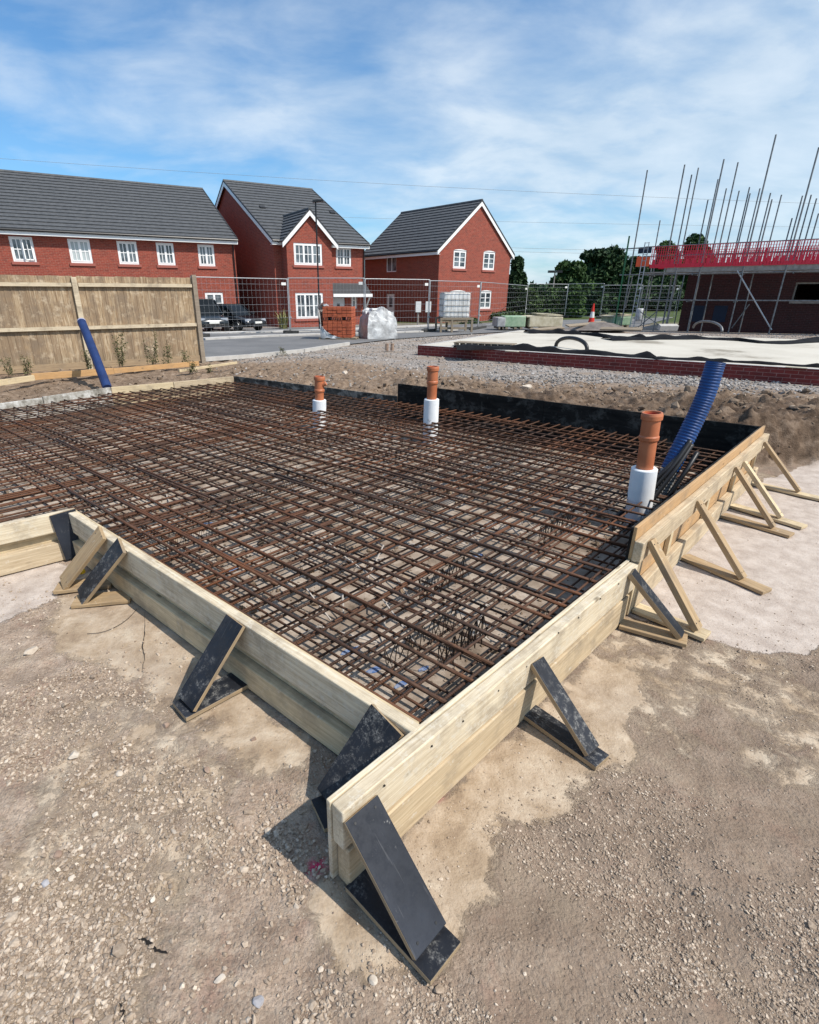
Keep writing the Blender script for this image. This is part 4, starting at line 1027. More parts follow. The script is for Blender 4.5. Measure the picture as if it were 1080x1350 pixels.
def window(parent, x0, x1, z0, z1, y=0.0, nb=2, glassm='glass', bars_=(1,1), arch=0.0, sillz=True, open_=None):
    """frame with nb casements; bars_ = glazing bars (across, up) in each"""
    yf = y+.03; f = .07
    m = MB(); m.box((x0,yf,z0),(x1,yf+.05,z0+f)); m.box((x0,yf,z1-f),(x1,yf+.05,z1)); m.box((x0,yf,z0+f),(x0+f,yf+.05,z1-f)); m.box((x1-f,yf,z0+f),(x1,yf+.05,z1-f))
    cw = (x1-x0-2*f)/nb
    for k in range(nb):
        a = x0+f+cw*k; b = a+cw; s = .055; yy = yf-.012
        m.box((a,yy,z0+f),(a+s,yy+.04,z1-f)); m.box((b-s,yy,z0+f),(b,yy+.04,z1-f)); m.box((a+s,yy,z0+f),(b-s,yy+.04,z0+f+s)); m.box((a+s,yy,z1-f-s),(b-s,yy+.04,z1-f))
        for q_ in range(1, bars_[0]+1):
            c = a+s+(b-a-2*s)*q_/(bars_[0]+1); m.box((c-.019,yf+.004,z0+f+s),(c+.019,yf+.022,z1-f-s))
        for q_ in range(1, bars_[1]+1):
            c = z0+f+s+(z1-z0-2*f-2*s)*q_/(bars_[1]+1); m.box((a+s,yf+.006,c-.019),(b-s,yf+.020,c+.019))
    if arch: 
        n = 8; pts = [(x0+(x1-x0)*i/n, z1+arch*math.sin(math.pi*i/n)) for i in range(n+1)]
        vs = [(p[0], yf-.04, p[1]) for p in pts]+[(x1, yf-.04, z1), (x0, yf-.04, z1)]
        m.add(vs, [tuple(range(len(vs)))])
    w = m.build('window', M['white'], parent, local=True)
    MW[w] = MW[parent]
    g = MB(); g.box((x0+f*.6, yf+.024, z0+f*.6), (x1-f*.6, yf+.03, z1-f*.6)); g.build('pane', M[glassm], w, local=True)
    if sillz:
        s = MB(); s.box((x0-.09, y-.06, z0-.13), (x1+.09, y+.05, z0-.003)); s.build('sill', M['sill'], w, local=True)
    if open_:
        s = MB(); d = open_; xx = x1-f if d > 0 else x0+f; L = cw; a = R(16)
        vx = -math.cos(a)*L*(1 if d > 0 else -1); vy = -math.sin(a)*L
        for (za, zb2, ta, tb) in ((z0+f, z0+f+.05, 0, 1), (z1-f-.05, z1-f, 0, 1), (z0+f, z1-f, 0, .12), (z0+f, z1-f, .88, 1), (z0+f, z1-f, .46, .52)):
            s.add([(xx+vx*ta, y-.01+vy*ta, za), (xx+vx*tb, y-.01+vy*tb, za), (xx+vx*tb, y-.01+vy*tb, zb2), (xx+vx*ta, y-.01+vy*ta, zb2),
                   (xx+vx*ta, y+.03+vy*ta, za), (xx+vx*tb, y+.03+vy*tb, za), (xx+vx*tb, y+.03+vy*tb, zb2), (xx+vx*ta, y+.03+vy*ta, zb2)],
                  [(0,1,2,3),(7,6,5,4),(0,4,5,1),(1,5,6,2),(2,6,7,3),(3,7,4,0)])
        s.build('open_casement', M['white'], w, local=True)
    return w
def roof_plane(m, x0, x1, ye, ze, yr, zr, n, over=.0, lift=.055, skip=None):
    """tiled slope: eave line (ye,ze) to ridge (yr,zr), stepped courses"""
    for k in range(n):
        t0, t1 = k/n, (k+1)/n; sy = yr-ye; sz = zr-ze
        ln = math.hypot(sy, sz); nx, nz = -sz/ln*(1 if sy > 0 else -1), abs(sy)/ln
        ya, za = ye+sy*t0, ze+sz*t0; yb, zb2 = ye+sy*t1, ze+sz*t1
        oa = lift*1.0; ob = lift*.15
        A = (ya+nx*oa, za+nz*oa); Bb = (yb+nx*ob, zb2+nz*ob); Cc = (ya-nx*.02, za-nz*.02)
        xa, xb = x0, x1
        m.add([(xa, A[0], A[1]), (xb, A[0], A[1]), (xb, Bb[0], Bb[1]), (xa, Bb[0], Bb[1]), (xa, Cc[0], Cc[1]), (xb, Cc[0], Cc[1])], [(0,1,2,3),(4,5,1,0),(0,3,4),(1,5,2)])
def tri_prism(m, y0, z0, y1, z1, ya, za, xa, xb):
    m.add([(xa,y0,z0),(xa,y1,z1),(xa,ya,za),(xb,y0,z0),(xb,y1,z1),(xb,ya,za)], [(0,1,2),(3,5,4),(0,3,4,1),(1,4,5,2),(2,5,3,0)])
ZG = -.15
def split8(m, name, mt, e):
    for k in range(0, len(m.v), 8):
        q_ = MB(); q_.v = m.v[k:k+8]; q_.f = [tuple(i-k for i in f) for f in m.f if k <= f[0] < k+8]; q_.build(name, mt, e, local=True)
def house(name, label, cat_, P0, az, W, Dp, ze, zr, ridge_axis='x', front_holes=(), side_holes=(), over=.25, ncourse=15, wallmat='brick'):
    """local frame: x along the facade, y into the house, z up from its base"""
    e = thing(name, label, cat_, (P0[0], P0[1], ZG), R(az)); m = MB()
    wall_mesh(m, W, -.3, ze, list(front_holes))
    ms = MB(); wall_mesh(ms, Dp, -.3, ze, list(side_holes))
    for f in ms.f: pass
    sv = [(y, Dp-x, z) for (x, y, z) in ms.v]                     # left side wall, read from back to front
    m.add(sv, ms.f)
    m.add([(W,0,-.3),(W,Dp,-.3),(W,Dp,ze),(W,0,ze)], [(0,1,2,3)]); m.add([(W,Dp,-.3),(0,Dp,-.3),(0,Dp,ze),(W,Dp,ze)], [(0,1,2,3)])
    if ridge_axis == 'x':
        for x, fl_ in ((0, 1), (W, 0)):
            m.add([(x,0,ze),(x,Dp,ze),(x,Dp/2,zr)], [(0,2,1) if fl_ else (0,1,2)])
    else:
        m.add([(0,0,ze),(W,0,ze),(W/2,0,zr)], [(0,1,2)]); m.add([(0,Dp,ze),(W,Dp,ze),(W/2,Dp,zr)], [(0,2,1)])
    m.build('wall', M[wallmat], e, local=True)
    r_ = MB(); v = MB(); g = MB(); fa_ = MB()
    if ridge_axis == 'x':
        sl = (zr-ze)/(Dp/2); ov = .32
        roof_plane(r_, -over, W+over, -ov, ze-sl*ov+.12, Dp/2, zr+.12, ncourse); roof_plane(r_, -over, W+over, Dp+ov, ze-sl*ov+.12, Dp/2, zr+.12, ncourse)
        r_.tube([(-over, Dp/2, zr+.14), (W+over, Dp/2, zr+.14)], .09, 8)
        fa_.box((-over, -ov-.02, ze-sl*ov-.13), (W+over, -ov+.02, ze-sl*ov+.085)); fa_.box((-over+.01, -ov+.02, ze-sl*ov-.12), (W+over-.01, -.003, ze-sl*ov-.10))
        g.tube([(-over, -ov-.075, ze-sl*ov+.07), (W+over, -ov-.075, ze-sl*ov+.07)], .055, 8)
        for x in (-over, W+over-.03):
            for (ya, yb) in ((-ov, Dp/2), (Dp+ov, Dp/2)):
                za = ze-sl*ov; o1, o2 = -.14, .10
                v.add([(x,ya,za+o1),(x,yb,zr+o1),(x,yb,zr+o2),(x,ya,za+o2),(x+.03,ya,za+o1),(x+.03,yb,zr+o1),(x+.03,yb,zr+o2),(x+.03,ya,za+o2)], [(0,1,2,3),(4,7,6,5),(0,4,5,1),(1,5,6,2),(2,6,7,3),(3,7,4,0)])
        edge = MB()
        for x in (-over-.02, W+over-.03):
            for (ya, yb) in ((-ov, Dp/2), (Dp+ov, Dp/2)):
                za = ze-sl*ov; o1, o2 = .10, .185
                edge.add([(x,ya,za+o1),(x,yb,zr+o1),(x,yb,zr+o2),(x,ya,za+o2),(x+.05,ya,za+o1),(x+.05,yb,zr+o1),(x+.05,yb,zr+o2),(x+.05,ya,za+o2)], [(0,1,2,3),(4,7,6,5),(0,4,5,1),(1,5,6,2),(2,6,7,3),(3,7,4,0)])
    else:
        sl = (zr-ze)/(W/2); ov = .28
        tmp = MB(); roof_plane(tmp, -over, Dp+over, -ov, ze-sl*ov+.12, W/2, zr+.12, ncourse); roof_plane(tmp, -over, Dp+over, W+ov, ze-sl*ov+.12, W/2, zr+.12, ncourse)
        r_.add([(y, x, z) for (x, y, z) in tmp.v], [tuple(reversed(f)) for f in tmp.f])
        r_.tube([(W/2, -over, zr+.14), (W/2, Dp+over, zr+.14)], .09, 8)
        edge = MB()
        for y in (-over, Dp+over-.03):
            for (xa, xb) in ((-ov, W/2), (W+ov, W/2)):
                za = ze-sl*ov
                for mm, o1, o2, q_ in ((v, -.16, .09, 0), (edge, .09, .185, .02)):
                    yy = y-q_; mm.add([(xa,yy,za+o1),(xb,yy,zr+o1),(xb,yy,zr+o2),(xa,yy,za+o2),(xa,yy+.04,za+o1),(xb,yy+.04,zr+o1),(xb,yy+.04,zr+o2),(xa,yy+.04,za+o2)], [(0,3,2,1),(4,5,6,7),(0,1,5,4),(1,2,6,5),(2,3,7,6),(3,0,4,7)])
        for x in (-ov, W+ov):
            za = ze-sl*ov; fa_.box((x-.02, -over+.045, za-.15), (x+.02, Dp+over, za+.08)); g.tube([(x+(-.07 if x < 0 else .07), -over+.03, za+.06), (x+(-.07 if x < 0 else .07), Dp+over, za+.06)], .055, 8)
        fa_.box((-ov+.02, -over+.05, ze-sl*ov-.13), (-.003, Dp+over-.01, ze-sl*ov-.11)); fa_.box((W+.003, -over+.05, ze-sl*ov-.13), (W+ov-.02, Dp+over-.01, ze-sl*ov-.11))
    r_.build('roof', M['tile'], e, local=True); split8(v, 'bargeboard', M['white'], e); split8(edge, 'verge', M['tile_edge'], e)
    fa_.build('fascia', M['white'], e, local=True); g.build('gutter', M['gutter'], e, local=True)
    return e
# --- long terrace on the left
AZ1 = 30.0; c1_ = DY(309, 322, 33.6); H1R = Vector((c1_.x, c1_.y)); d1 = Vector((math.cos(R(AZ1)), math.sin(R(AZ1)))); W1 = 19.0
H1L = H1R-d1*W1; FP1 = Plane(H1L, AZ1); SP1 = Plane(H1R, AZ1+90)
dd1, zz1 = SP1.q(261, 252); ze1 = FP1.q(309, 318)[1]-ZG+.12; 
print('h1', H1R, H1L, 'eave', ze1, 'apex', dd1, zz1)
def L1(px, py): s, z = FP1.q(px, py); return s, z-ZG
wins1 = []
for (xa, ya, xb, yb) in ((10,309.5,49,345.5),(88,314,123,346.5),(153,317,184,348.5),(205,319.8,232,349.3),(260,322.3,284.5,351.2)):
    a, z1_ = L1(xa, ya); b, z0_ = L1(xb, yb); wins1.append((a, b, 0, 0))
zt1 = ze1-.36; zb1 = L1(218, 349.5)[1]
zt1 = L1(218, 320)[1]
wins1 = [(a, b, zb1, zt1) for (a, b, _, _) in wins1]
ga, gz1 = L1(270, 385.5); gb_, _ = L1(294, 388)
gwin = [(ga, gb_, gz1-1.15, gz1)]
for px in (45, 130, 190): s = L1(px, 390)[0]; gwin.append((s-.6, s+.6, gz1-1.15, gz1))
Dp1 = max(6.5, min(dd1*2, 12)); zr1 = zz1-ZG
h1 = house('terraced_house', 'long red brick terrace with grey tiled roof behind the timber fence', 'house', H1L, AZ1, W1, Dp1, ze1, zr1-.14, 'x', wins1+gwin, ncourse=17, over=.1)
for i, (a, b, c, d) in enumerate(wins1): window(h1, a, b, c, d, nb=2, bars_=(1,1), glassm='curtain' if i in (1,) else 'glass', open_=1 if i == 0 else None)
for (a, b, c, d) in gwin: window(h1, a, b, c, d, nb=2, bars_=(0,1))
m = MB(); m.tube([(W1-.12, -.07, .1), (W1-.12, -.07, ze1-.3)], .035, 8); m.build('downpipe', M['gutter'], h1, local=True)
# --- detached house with a gabled bay
AZ2 = 31.0; b2 = G(389, 431.5, ZG); d2 = Vector((math.cos(R(AZ2)), math.sin(R(AZ2)))); n2 = Vector((-d2.y, d2.x))
FBay = Plane((b2.x, b2.y), AZ2); BD = .75                                   # bay stands 0.75 m forward of the front wall
fw = Vector((b2.x, b2.y))+n2*BD; FPm = Plane(fw, AZ2)
sL = FPm.q(362, 350)[0]; sR = FPm.q(480.5, 400)[0]; H2L = fw+FPm.d*sL; W2 = sR-sL; F2 = Plane(H2L, AZ2); S2 = Plane(H2L, AZ2+90)
ap = S2.q(298, 239); ze2 = F2.q(362, 318)[1]-ZG+.10
print('h2', H2L, W2, ze2, 'apex', ap)
Dp2 = ap[0]*2; zr2 = ap[1]-ZG-.12
B2 = Plane(H2L-n2*BD, AZ2)
bx0 = B2.q(379, 350)[0]; bx1 = B2.q(438, 350)[0]
def LB(px, py): s, z = B2.q(px, py); return s, z-ZG
def L2(px, py): s, z = F2.q(px, py); return s, z-ZG
w_r = (L2(443,325)[0], L2(463,325)[0], L2(450,351)[1], L2(450,325.5)[1])
door = (L2(437,400)[0]+.05, L2(455,400)[0], 0.02, L2(446,392)[1])
sidel = (L2(463.5,400)[0], L2(470.5,400)[0], L2(466,407)[1], L2(466,385)[1])
h2 = house('detached_house', 'detached red brick house with a small gabled bay and porch canopy, behind the lamp post', 'house', H2L, AZ2, W2, Dp2, ze2, zr2, 'x', [w_r, door, sidel], ncourse=19, over=.18)
window(h2, *w_r, nb=2, bars_=(1,1)); window(h2, *sidel, nb=1, bars_=(0,1))
m = MB(); m.box((door[0]+.02,.04,.02),(door[1]-.02,.09,door[3]-.02)); dr = m.build('door', M['door'], h2, local=True); MW[dr] = MW[h2]
m = MB(); m.box(((door[0]+door[1])/2-.1, .025, door[3]*.55), ((door[0]+door[1])/2+.1, .039, door[3]*.78)); m.build('pane', M['glass'], dr, local=True)
m = MB(); m.tube([(door[0]+.14,.03,door[3]*.48),(door[0]+.14,.0,door[3]*.48),(door[0]+.24,.0,door[3]*.48)], .014, 6); m.build('handle', M['chrome'], dr, local=True)
bw1 = (LB(387,322)[0], LB(424.5,322)[0], LB(405,349.5)[1], LB(405,320.5)[1]); bw2 = (LB(389.5,390)[0], LB(426,390)[0], LB(405,420)[1], LB(405,386)[1])
bw = bx1-bx0; bze = ze2; bapx = LB(409, 277)[1]-.1
m = MB(); tmp = MB(); wall_mesh(tmp, bw, -.3, bze, [(bw1[0]-bx0, bw1[1]-bx0, bw1[2], bw1[3]), (bw2[0]-bx0, bw2[1]-bx0, bw2[2], bw2[3])])
m.add([(x+bx0, y-BD, z) for x, y, z in tmp.v], tmp.f)
m.add([(bx0,-BD,-.3),(bx0,0,-.3),(bx0,0,bze),(bx0,-BD,bze)], [(0,3,2,1)]); m.add([(bx1,-BD,-.3),(bx1,0,-.3),(bx1,0,bze),(bx1,-BD,bze)], [(0,1,2,3)])
m.add([(bx0,-BD,bze),(bx1,-BD,bze),((bx0+bx1)/2,-BD,bapx)], [(0,1,2)])
bay = m.build('bay', M['brick'], h2, local=True); MW[bay] = MW[h2]
window(h2, *bw1, y=-BD, nb=3, bars_=(1,1)); window(h2, *bw2, y=-BD, nb=3, bars_=(1,1))
# gable roof of the bay: two slopes running back into the main roof
slm = (zr2-ze2)/(Dp2/2); xm = (bx0+bx1)/2; bs = (bapx-bze)/(bw/2); ovb = .30
tmp = MB(); back = (bapx-ze2)/slm+.3
roof_plane(tmp, -BD-.22, back, bx0-ovb, bze-bs*ovb+.12, xm, bapx+.12, 9); roof_plane(tmp, -BD-.22, back, bx1+ovb, bze-bs*ovb+.12, xm, bapx+.12, 9)
m = MB(); m.add([(y, x, z) for x, y, z in tmp.v], [tuple(reversed(f)) for f in tmp.f]); m.tube([(xm,-BD-.22,bapx+.14),(xm,back,bapx+.14)], .08, 8); m.build('bay_roof', M['tile'], h2, local=True)
v = MB(); ed = MB()
for (xa, xb) in ((bx0-ovb, xm), (bx1+ovb, xm)):
    za = bze-bs*ovb
    for mm, o1, o2, q_ in ((v, -.17, .09, 0), (ed, .09, .18, .02)):
        yy = -BD-.22-q_; mm.add([(xa,yy,za+o1),(xb,yy,bapx+o1),(xb,yy,bapx+o2),(xa,yy,za+o2),(xa,yy+.04,za+o1),(xb,yy+.04,bapx+o1),(xb,yy+.04,bapx+o2),(xa,yy+.04,za+o2)], [(0,3,2,1),(4,5,6,7),(0,1,5,4),(1,2,6,5),(2,3,7,6),(3,0,4,7)])
split8(v, 'bargeboard', M['white'], h2); split8(ed, 'verge', M['tile_edge'], h2)
m = MB(); 
cz = LB(450, 392)[1]; cz = L2(450, 388)[1]
cx0, cx1 = L2(433, 390)[0], L2(482, 390)[0]
m.add([(bx1+.02,-.75,cz),(cx1,-.75,cz),(cx1,0,cz+.62),(bx1+.02,0,cz+.62),(bx1+.02,-.75,cz-.02),(cx1,-.75,cz-.02),(cx1,0,cz-.02),(bx1+.02,0,cz-.02)], [(0,1,2,3),(7,6,5,4),(0,4,5,1),(1,5,6,2),(3,7,4,0)])
m.build('canopy', M['canopy'], h2, local=True)
m = MB(); m.box((bx1+.02,-.79,cz-.14),(cx1+.03,-.752,cz+.03)); m.box((bx1+.02,-.75,cz-.10),(cx1,-.003,cz-.022)); m.beam((cx1-.1,-.02,cz-1.0),(cx1-.1,-.7,cz-.14),.07,.07); m.build('canopy_fascia', M['white'], h2, local=True)
m = MB(); m.tube([(W2-.05,-.07,0),(W2-.05,-.07,ze2-.3)], .035, 8); m.build('downpipe', M['gutter'], h2, local=True)
for (px, py) in ((346,273.5),(438,280.5)):
    s = 0
    r_ = ray(px, py); # vent tile on the main slope
    Mi = MW[h2].inverted(); o_ = Mi @ Vector((0,0,H)); dr_ = Mi.to_3x3() @ r_
    # slope plane: z = ze2+.12 + slm*y
    t_ = (ze2+.16+slm*o_.y-o_.z)/(dr_.z-slm*dr_.y); p_ = o_+dr_*t_
    m = MB(); m.obox(p_+Vector((0,0,.02)), (.16,0,0), (0,.12,.12*slm), (0,-.02,.04)); m.build('roof_vent', M['tile_edge'], h2, local=True)
# --- right house, gable to the camera
AZ3 = 40.0; b3 = G(575.5, 426, ZG); F3 = Plane((b3.x, b3.y), AZ3); S3 = Plane((b3.x, b3.y), AZ3+90)
eR = F3.q(674, 332); ap3 = F3.q(636, 265); W3 = eR[0]; ze3 = F3.q(578.5, 330)[1]-ZG+.12; Dp3 = S3.q(481, 345)[0]; zr3 = ap3[1]-ZG
print('h3', W3, ze3, ap3, Dp3)
def L3(px, py): s, z = F3.q(px, py); return s, z-ZG
def LS3(px, py): s, z = S3.q(px, py); return s, z-ZG
def rect(fn, x0, x1, yt, yb): xm_ = (x0+x1)/2; return (fn(x0, yt)[0], fn(x1, yt)[0], fn(xm_, yb)[1], fn(xm_, yt)[1])
w3 = [rect(L3, 598.5, 615.5, 330, 354), rect(L3, 638, 653.5, 332, 356), rect(L3, 633.5, 648.5, 384, 407), rect(L3, 594, 614, 384, 407)]
sd_ = []
a0, a1 = LS3(522.5, 350)[0], LS3(509.5, 350)[0]; sd_.append((Dp3-a1, Dp3-a0, LS3(515,358.5)[1], LS3(515,338)[1]))
a0, a1 = LS3(520, 400)[0], LS3(509.5, 400)[0]; sd_.append((Dp3-a1, Dp3-a0, .02, LS3(515,387)[1]))
h3 = house('detached_house', 'red brick house turned gable end on with four white windows, right of the other two', 'house', (b3.x, b3.y), AZ3, W3, Dp3, ze3, zr3-.12, 'y', w3, sd_, ncourse=15, over=.12)
for k, w_ in enumerate(w3): window(h3, *w_, nb=2, bars_=(0,2), arch=.07)
# side openings live on the left wall: build them in a rotated frame
sf = bpy.data.objects.new('side_elevation', None)
def side_window(hh, w_, Dp, nb=2, dark=False):
    m = MB(); a, b, c, d = w_; f = .06
    def bx(p, q_): # (s,y,z) -> (y, Dp-s, z)
        m.box((min(p[1], q_[1]), Dp-max(p[0], q_[0]), p[2]), (max(p[1], q_[1]), Dp-min(p[0], q_[0]), q_[2]))
    bx((a,.04,c),(b,.09,c+f)); bx((a,.04,d-f),(b,.09,d)); bx((a,.04,c+f),(a+f,.09,d-f)); bx((b-f,.04,c+f),(b,.09,d-f)); bx(((a+b)/2-.03,.045,c+f),((a+b)/2+.03,.085,d-f)) if nb == 2 else None
    w = m.build('window', M['white'], hh, local=True); MW[w] = MW[hh]; m = MB(); bx((a+.03,.065,c+.03),(b-.03,.07,d-.03)); m.build('pane', M['glass'], w, local=True)
side_window(h3, sd_[0], Dp3)
m = MB(); a, b, c, d = sd_[1]; m.box((.05, Dp3-b+.02, c), (.085, Dp3-a-.02, d-.02)); dr = m.build('door', M['white'], h3, local=True); MW[dr] = MW[h3]
m = MB(); m.box((.035, Dp3-b+.25, c+.9), (.049, Dp3-a-.25, d-.2)); m.build('pane', M['glass'], dr, local=True)
bpy.data.objects.remove(sf)
# utility cabinets
for px, lab in ((551, 'left one of two grey meter cabinets beside the gable house'), (564, 'right one of two grey meter cabinets beside the gable house')):
    g0 = G(px, 429, ZG); e = thing('meter_cabinet', lab, 'cabinet', tuple(g0)); m = MB(); m.box((g0.x-.16, g0.y, g0.z+.75), (g0.x+.16, g0.y+.2, g0.z+1.35)); m.build('cabinet', M['cone_white'], e, bevel=.01)
    m = MB(); m.tube([(g0.x, g0.y+.1, g0.z-.05), (g0.x, g0.y+.1, g0.z+.75)], .05, 8); m.build('post', M['deckboard'], e)
# ------------------------------------------------------------------ street lamp
g0 = G(422, 435, -.1); z1 = DY(421, 266, g0.y).z; e = thing('street_lamp', 'tall thin black lamp post in front of the bay house', 'street lamp', tuple(g0))
m = MB(); m.tube([g0, Vector((g0.x, g0.y, g0.z+1.2))], .065, 10); m.tube([Vector((g0.x, g0.y, g0.z+1.2)), Vector((g0.x, g0.y, z1))], .04, 10); m.build('column', M['gutter'], e)
m = MB(); m.obox((g0.x+.12, g0.y, z1+.03), (.26,0,.02), (0,.12,0), (0,0,.05)); m.build('lantern', M['gutter'], e, bevel=.02)
g0 = G(727, 421, -.1); g0.y += 12; g0.x *= 1.35; z1 = DY(727, 358, g0.y).z; g0.x = DY(727, 400, g0.y).x
e = thing('floodlight_mast', 'distant mast with two small lamp heads above the hedge', 'street lamp', (g0.x, g0.y, -.15)); m = MB(); m.tube([(g0.x, g0.y, -.2), (g0.x, g0.y, z1)], .06, 8); m.build('column', M['deckboard'], e)
for s in (-.35, .35): m = MB(); m.obox((g0.x+s, g0.y, z1), (.28,0,0), (0,.15,0), (0,0,.1)); m.build('lamp_head', M['gutter'], e)
# power lines
for (p0, p1, Y, lab) in (((-40,206),(1120,270),75,'highest overhead wire crossing above all the roofs'), ((-40,268),(1120,300),90,'overhead wire passing just above the middle roofs'), ((440,317),(1120,331),80,'upper of the two low overhead wires right of the gable house'), ((440,322.5),(1120,335),80.6,'lowest overhead wire right of the gable house')):
    a, b = DY(*p0, Y), DY(*p1, Y); m = MB(); m.tube([a.lerp(b, k/8)-Vector((0,0,.5*math.sin(math.pi*k/8))) for k in range(9)], .014, 5)
    tag(m.build('power_line', M['deckboard'], loc=tuple(a)), lab, 'power line', 'overhead wires')

# ------------------------------------------------------------------ mesh fence panels
def heras(w, h):
    e = bpy.data.objects.new('mesh_fence_panel', None); C.objects.link(e); MW[e] = Matrix()
    m = MB(); r_ = .019; c = .10
    m.tube(bez([Vector((0,0,.05)), Vector((0,0,h*.5)), Vector((0,0,h-c)), Vector((c*.3,0,h-c*.3)), Vector((c,0,h)), Vector((w/2,0,h)), Vector((w-c,0,h)), Vector((w-c*.3,0,h-c*.3)), Vector((w,0,h-c)), Vector((w,0,h*.5)), Vector((w,0,.05))], 50), r_, 6)
    m.tube([(0,0,.12),(w,0,.12)], .015, 6); m.build('frame', M['galv'], e, local=True, smooth=True)
    m = MB(); n = 22
    for k in range(1, n): m.tube([(w*k/n, .012, .12), (w*k/n, .012, h-.01)], .0017, 3, False)
    for z in (.35, .62, .9, 1.18, 1.46, 1.74, 1.98):
        if z < h-.05: m.tube([(0,.012,z),(w,.012,z)], .0045, 3, False)
    m.build('mesh', M['galv'], e, local=True)
    m = MB(); m.box((-.36,-.11,0),(.36,.11,.13)); m.build('foot_block', M['rubber'], e, local=True, bevel=.02)
    m = MB(); m.box((-.035,-.03,.62),(.06,.03,.69)); m.build('clip', M['galv'], e, local=True)
    m = MB(); m.box((w-.24,-.006,h-.25),(w-.06,.004,h-.14)); m.build('tag', M['cone_white'], e, local=True)
    return e
posts = [(262,448,'l'), (384,441), (482,440.5), (565,437.5), (630.5,433), (692,419.5), (744.5,418), (791,419), (841,419.5), (889,420)]
tops = [365, 366.5, 367.5, 370, 371.8, 374, 374.3, 376, 377, 378]
labs = ['running from the timber fence end post towards the bay', 'in front of the gabled bay, left of the porch', 'in front of the dark side wall of the gable house', 'in front of the gable wall beside the tank', 'right of the gable house corner in front of shrubs', 'before the shrubs left of the thin mast', 'before the big dark tree, left of the cone', 'before the big dark tree, right of the cone', 'at the foot of the scaffold']
pw = []
for p, tpy in zip(posts, tops):
    g0 = G(p[0], p[1], float(-.08)); pw.append(g0)
proto = None
for i in range(len(pw)-1):
    a, b = pw[i], pw[i+1]; L = (b-a).length
    z = DY(posts[i][0], tops[i], a.y).z
    if proto is None: proto = heras(3.4, 2.2); o = proto
    else: o = copy_tree(proto)
    o.location = (a.x, a.y, float(base_h(a.x, a.y))+.03); o.rotation_euler = (0,0,math.atan2(b.y-a.y, b.x-a.x)); o.scale = ((L-.06)/3.4, 1, (z-float(base_h(a.x, a.y))-.03)/2.2)
    print('heras', i, round(L, 2), round(z, 2))
    tag(o, 'wire mesh fence panel %s' % labs[i], 'fence panel', 'wire mesh fence panels along the road')

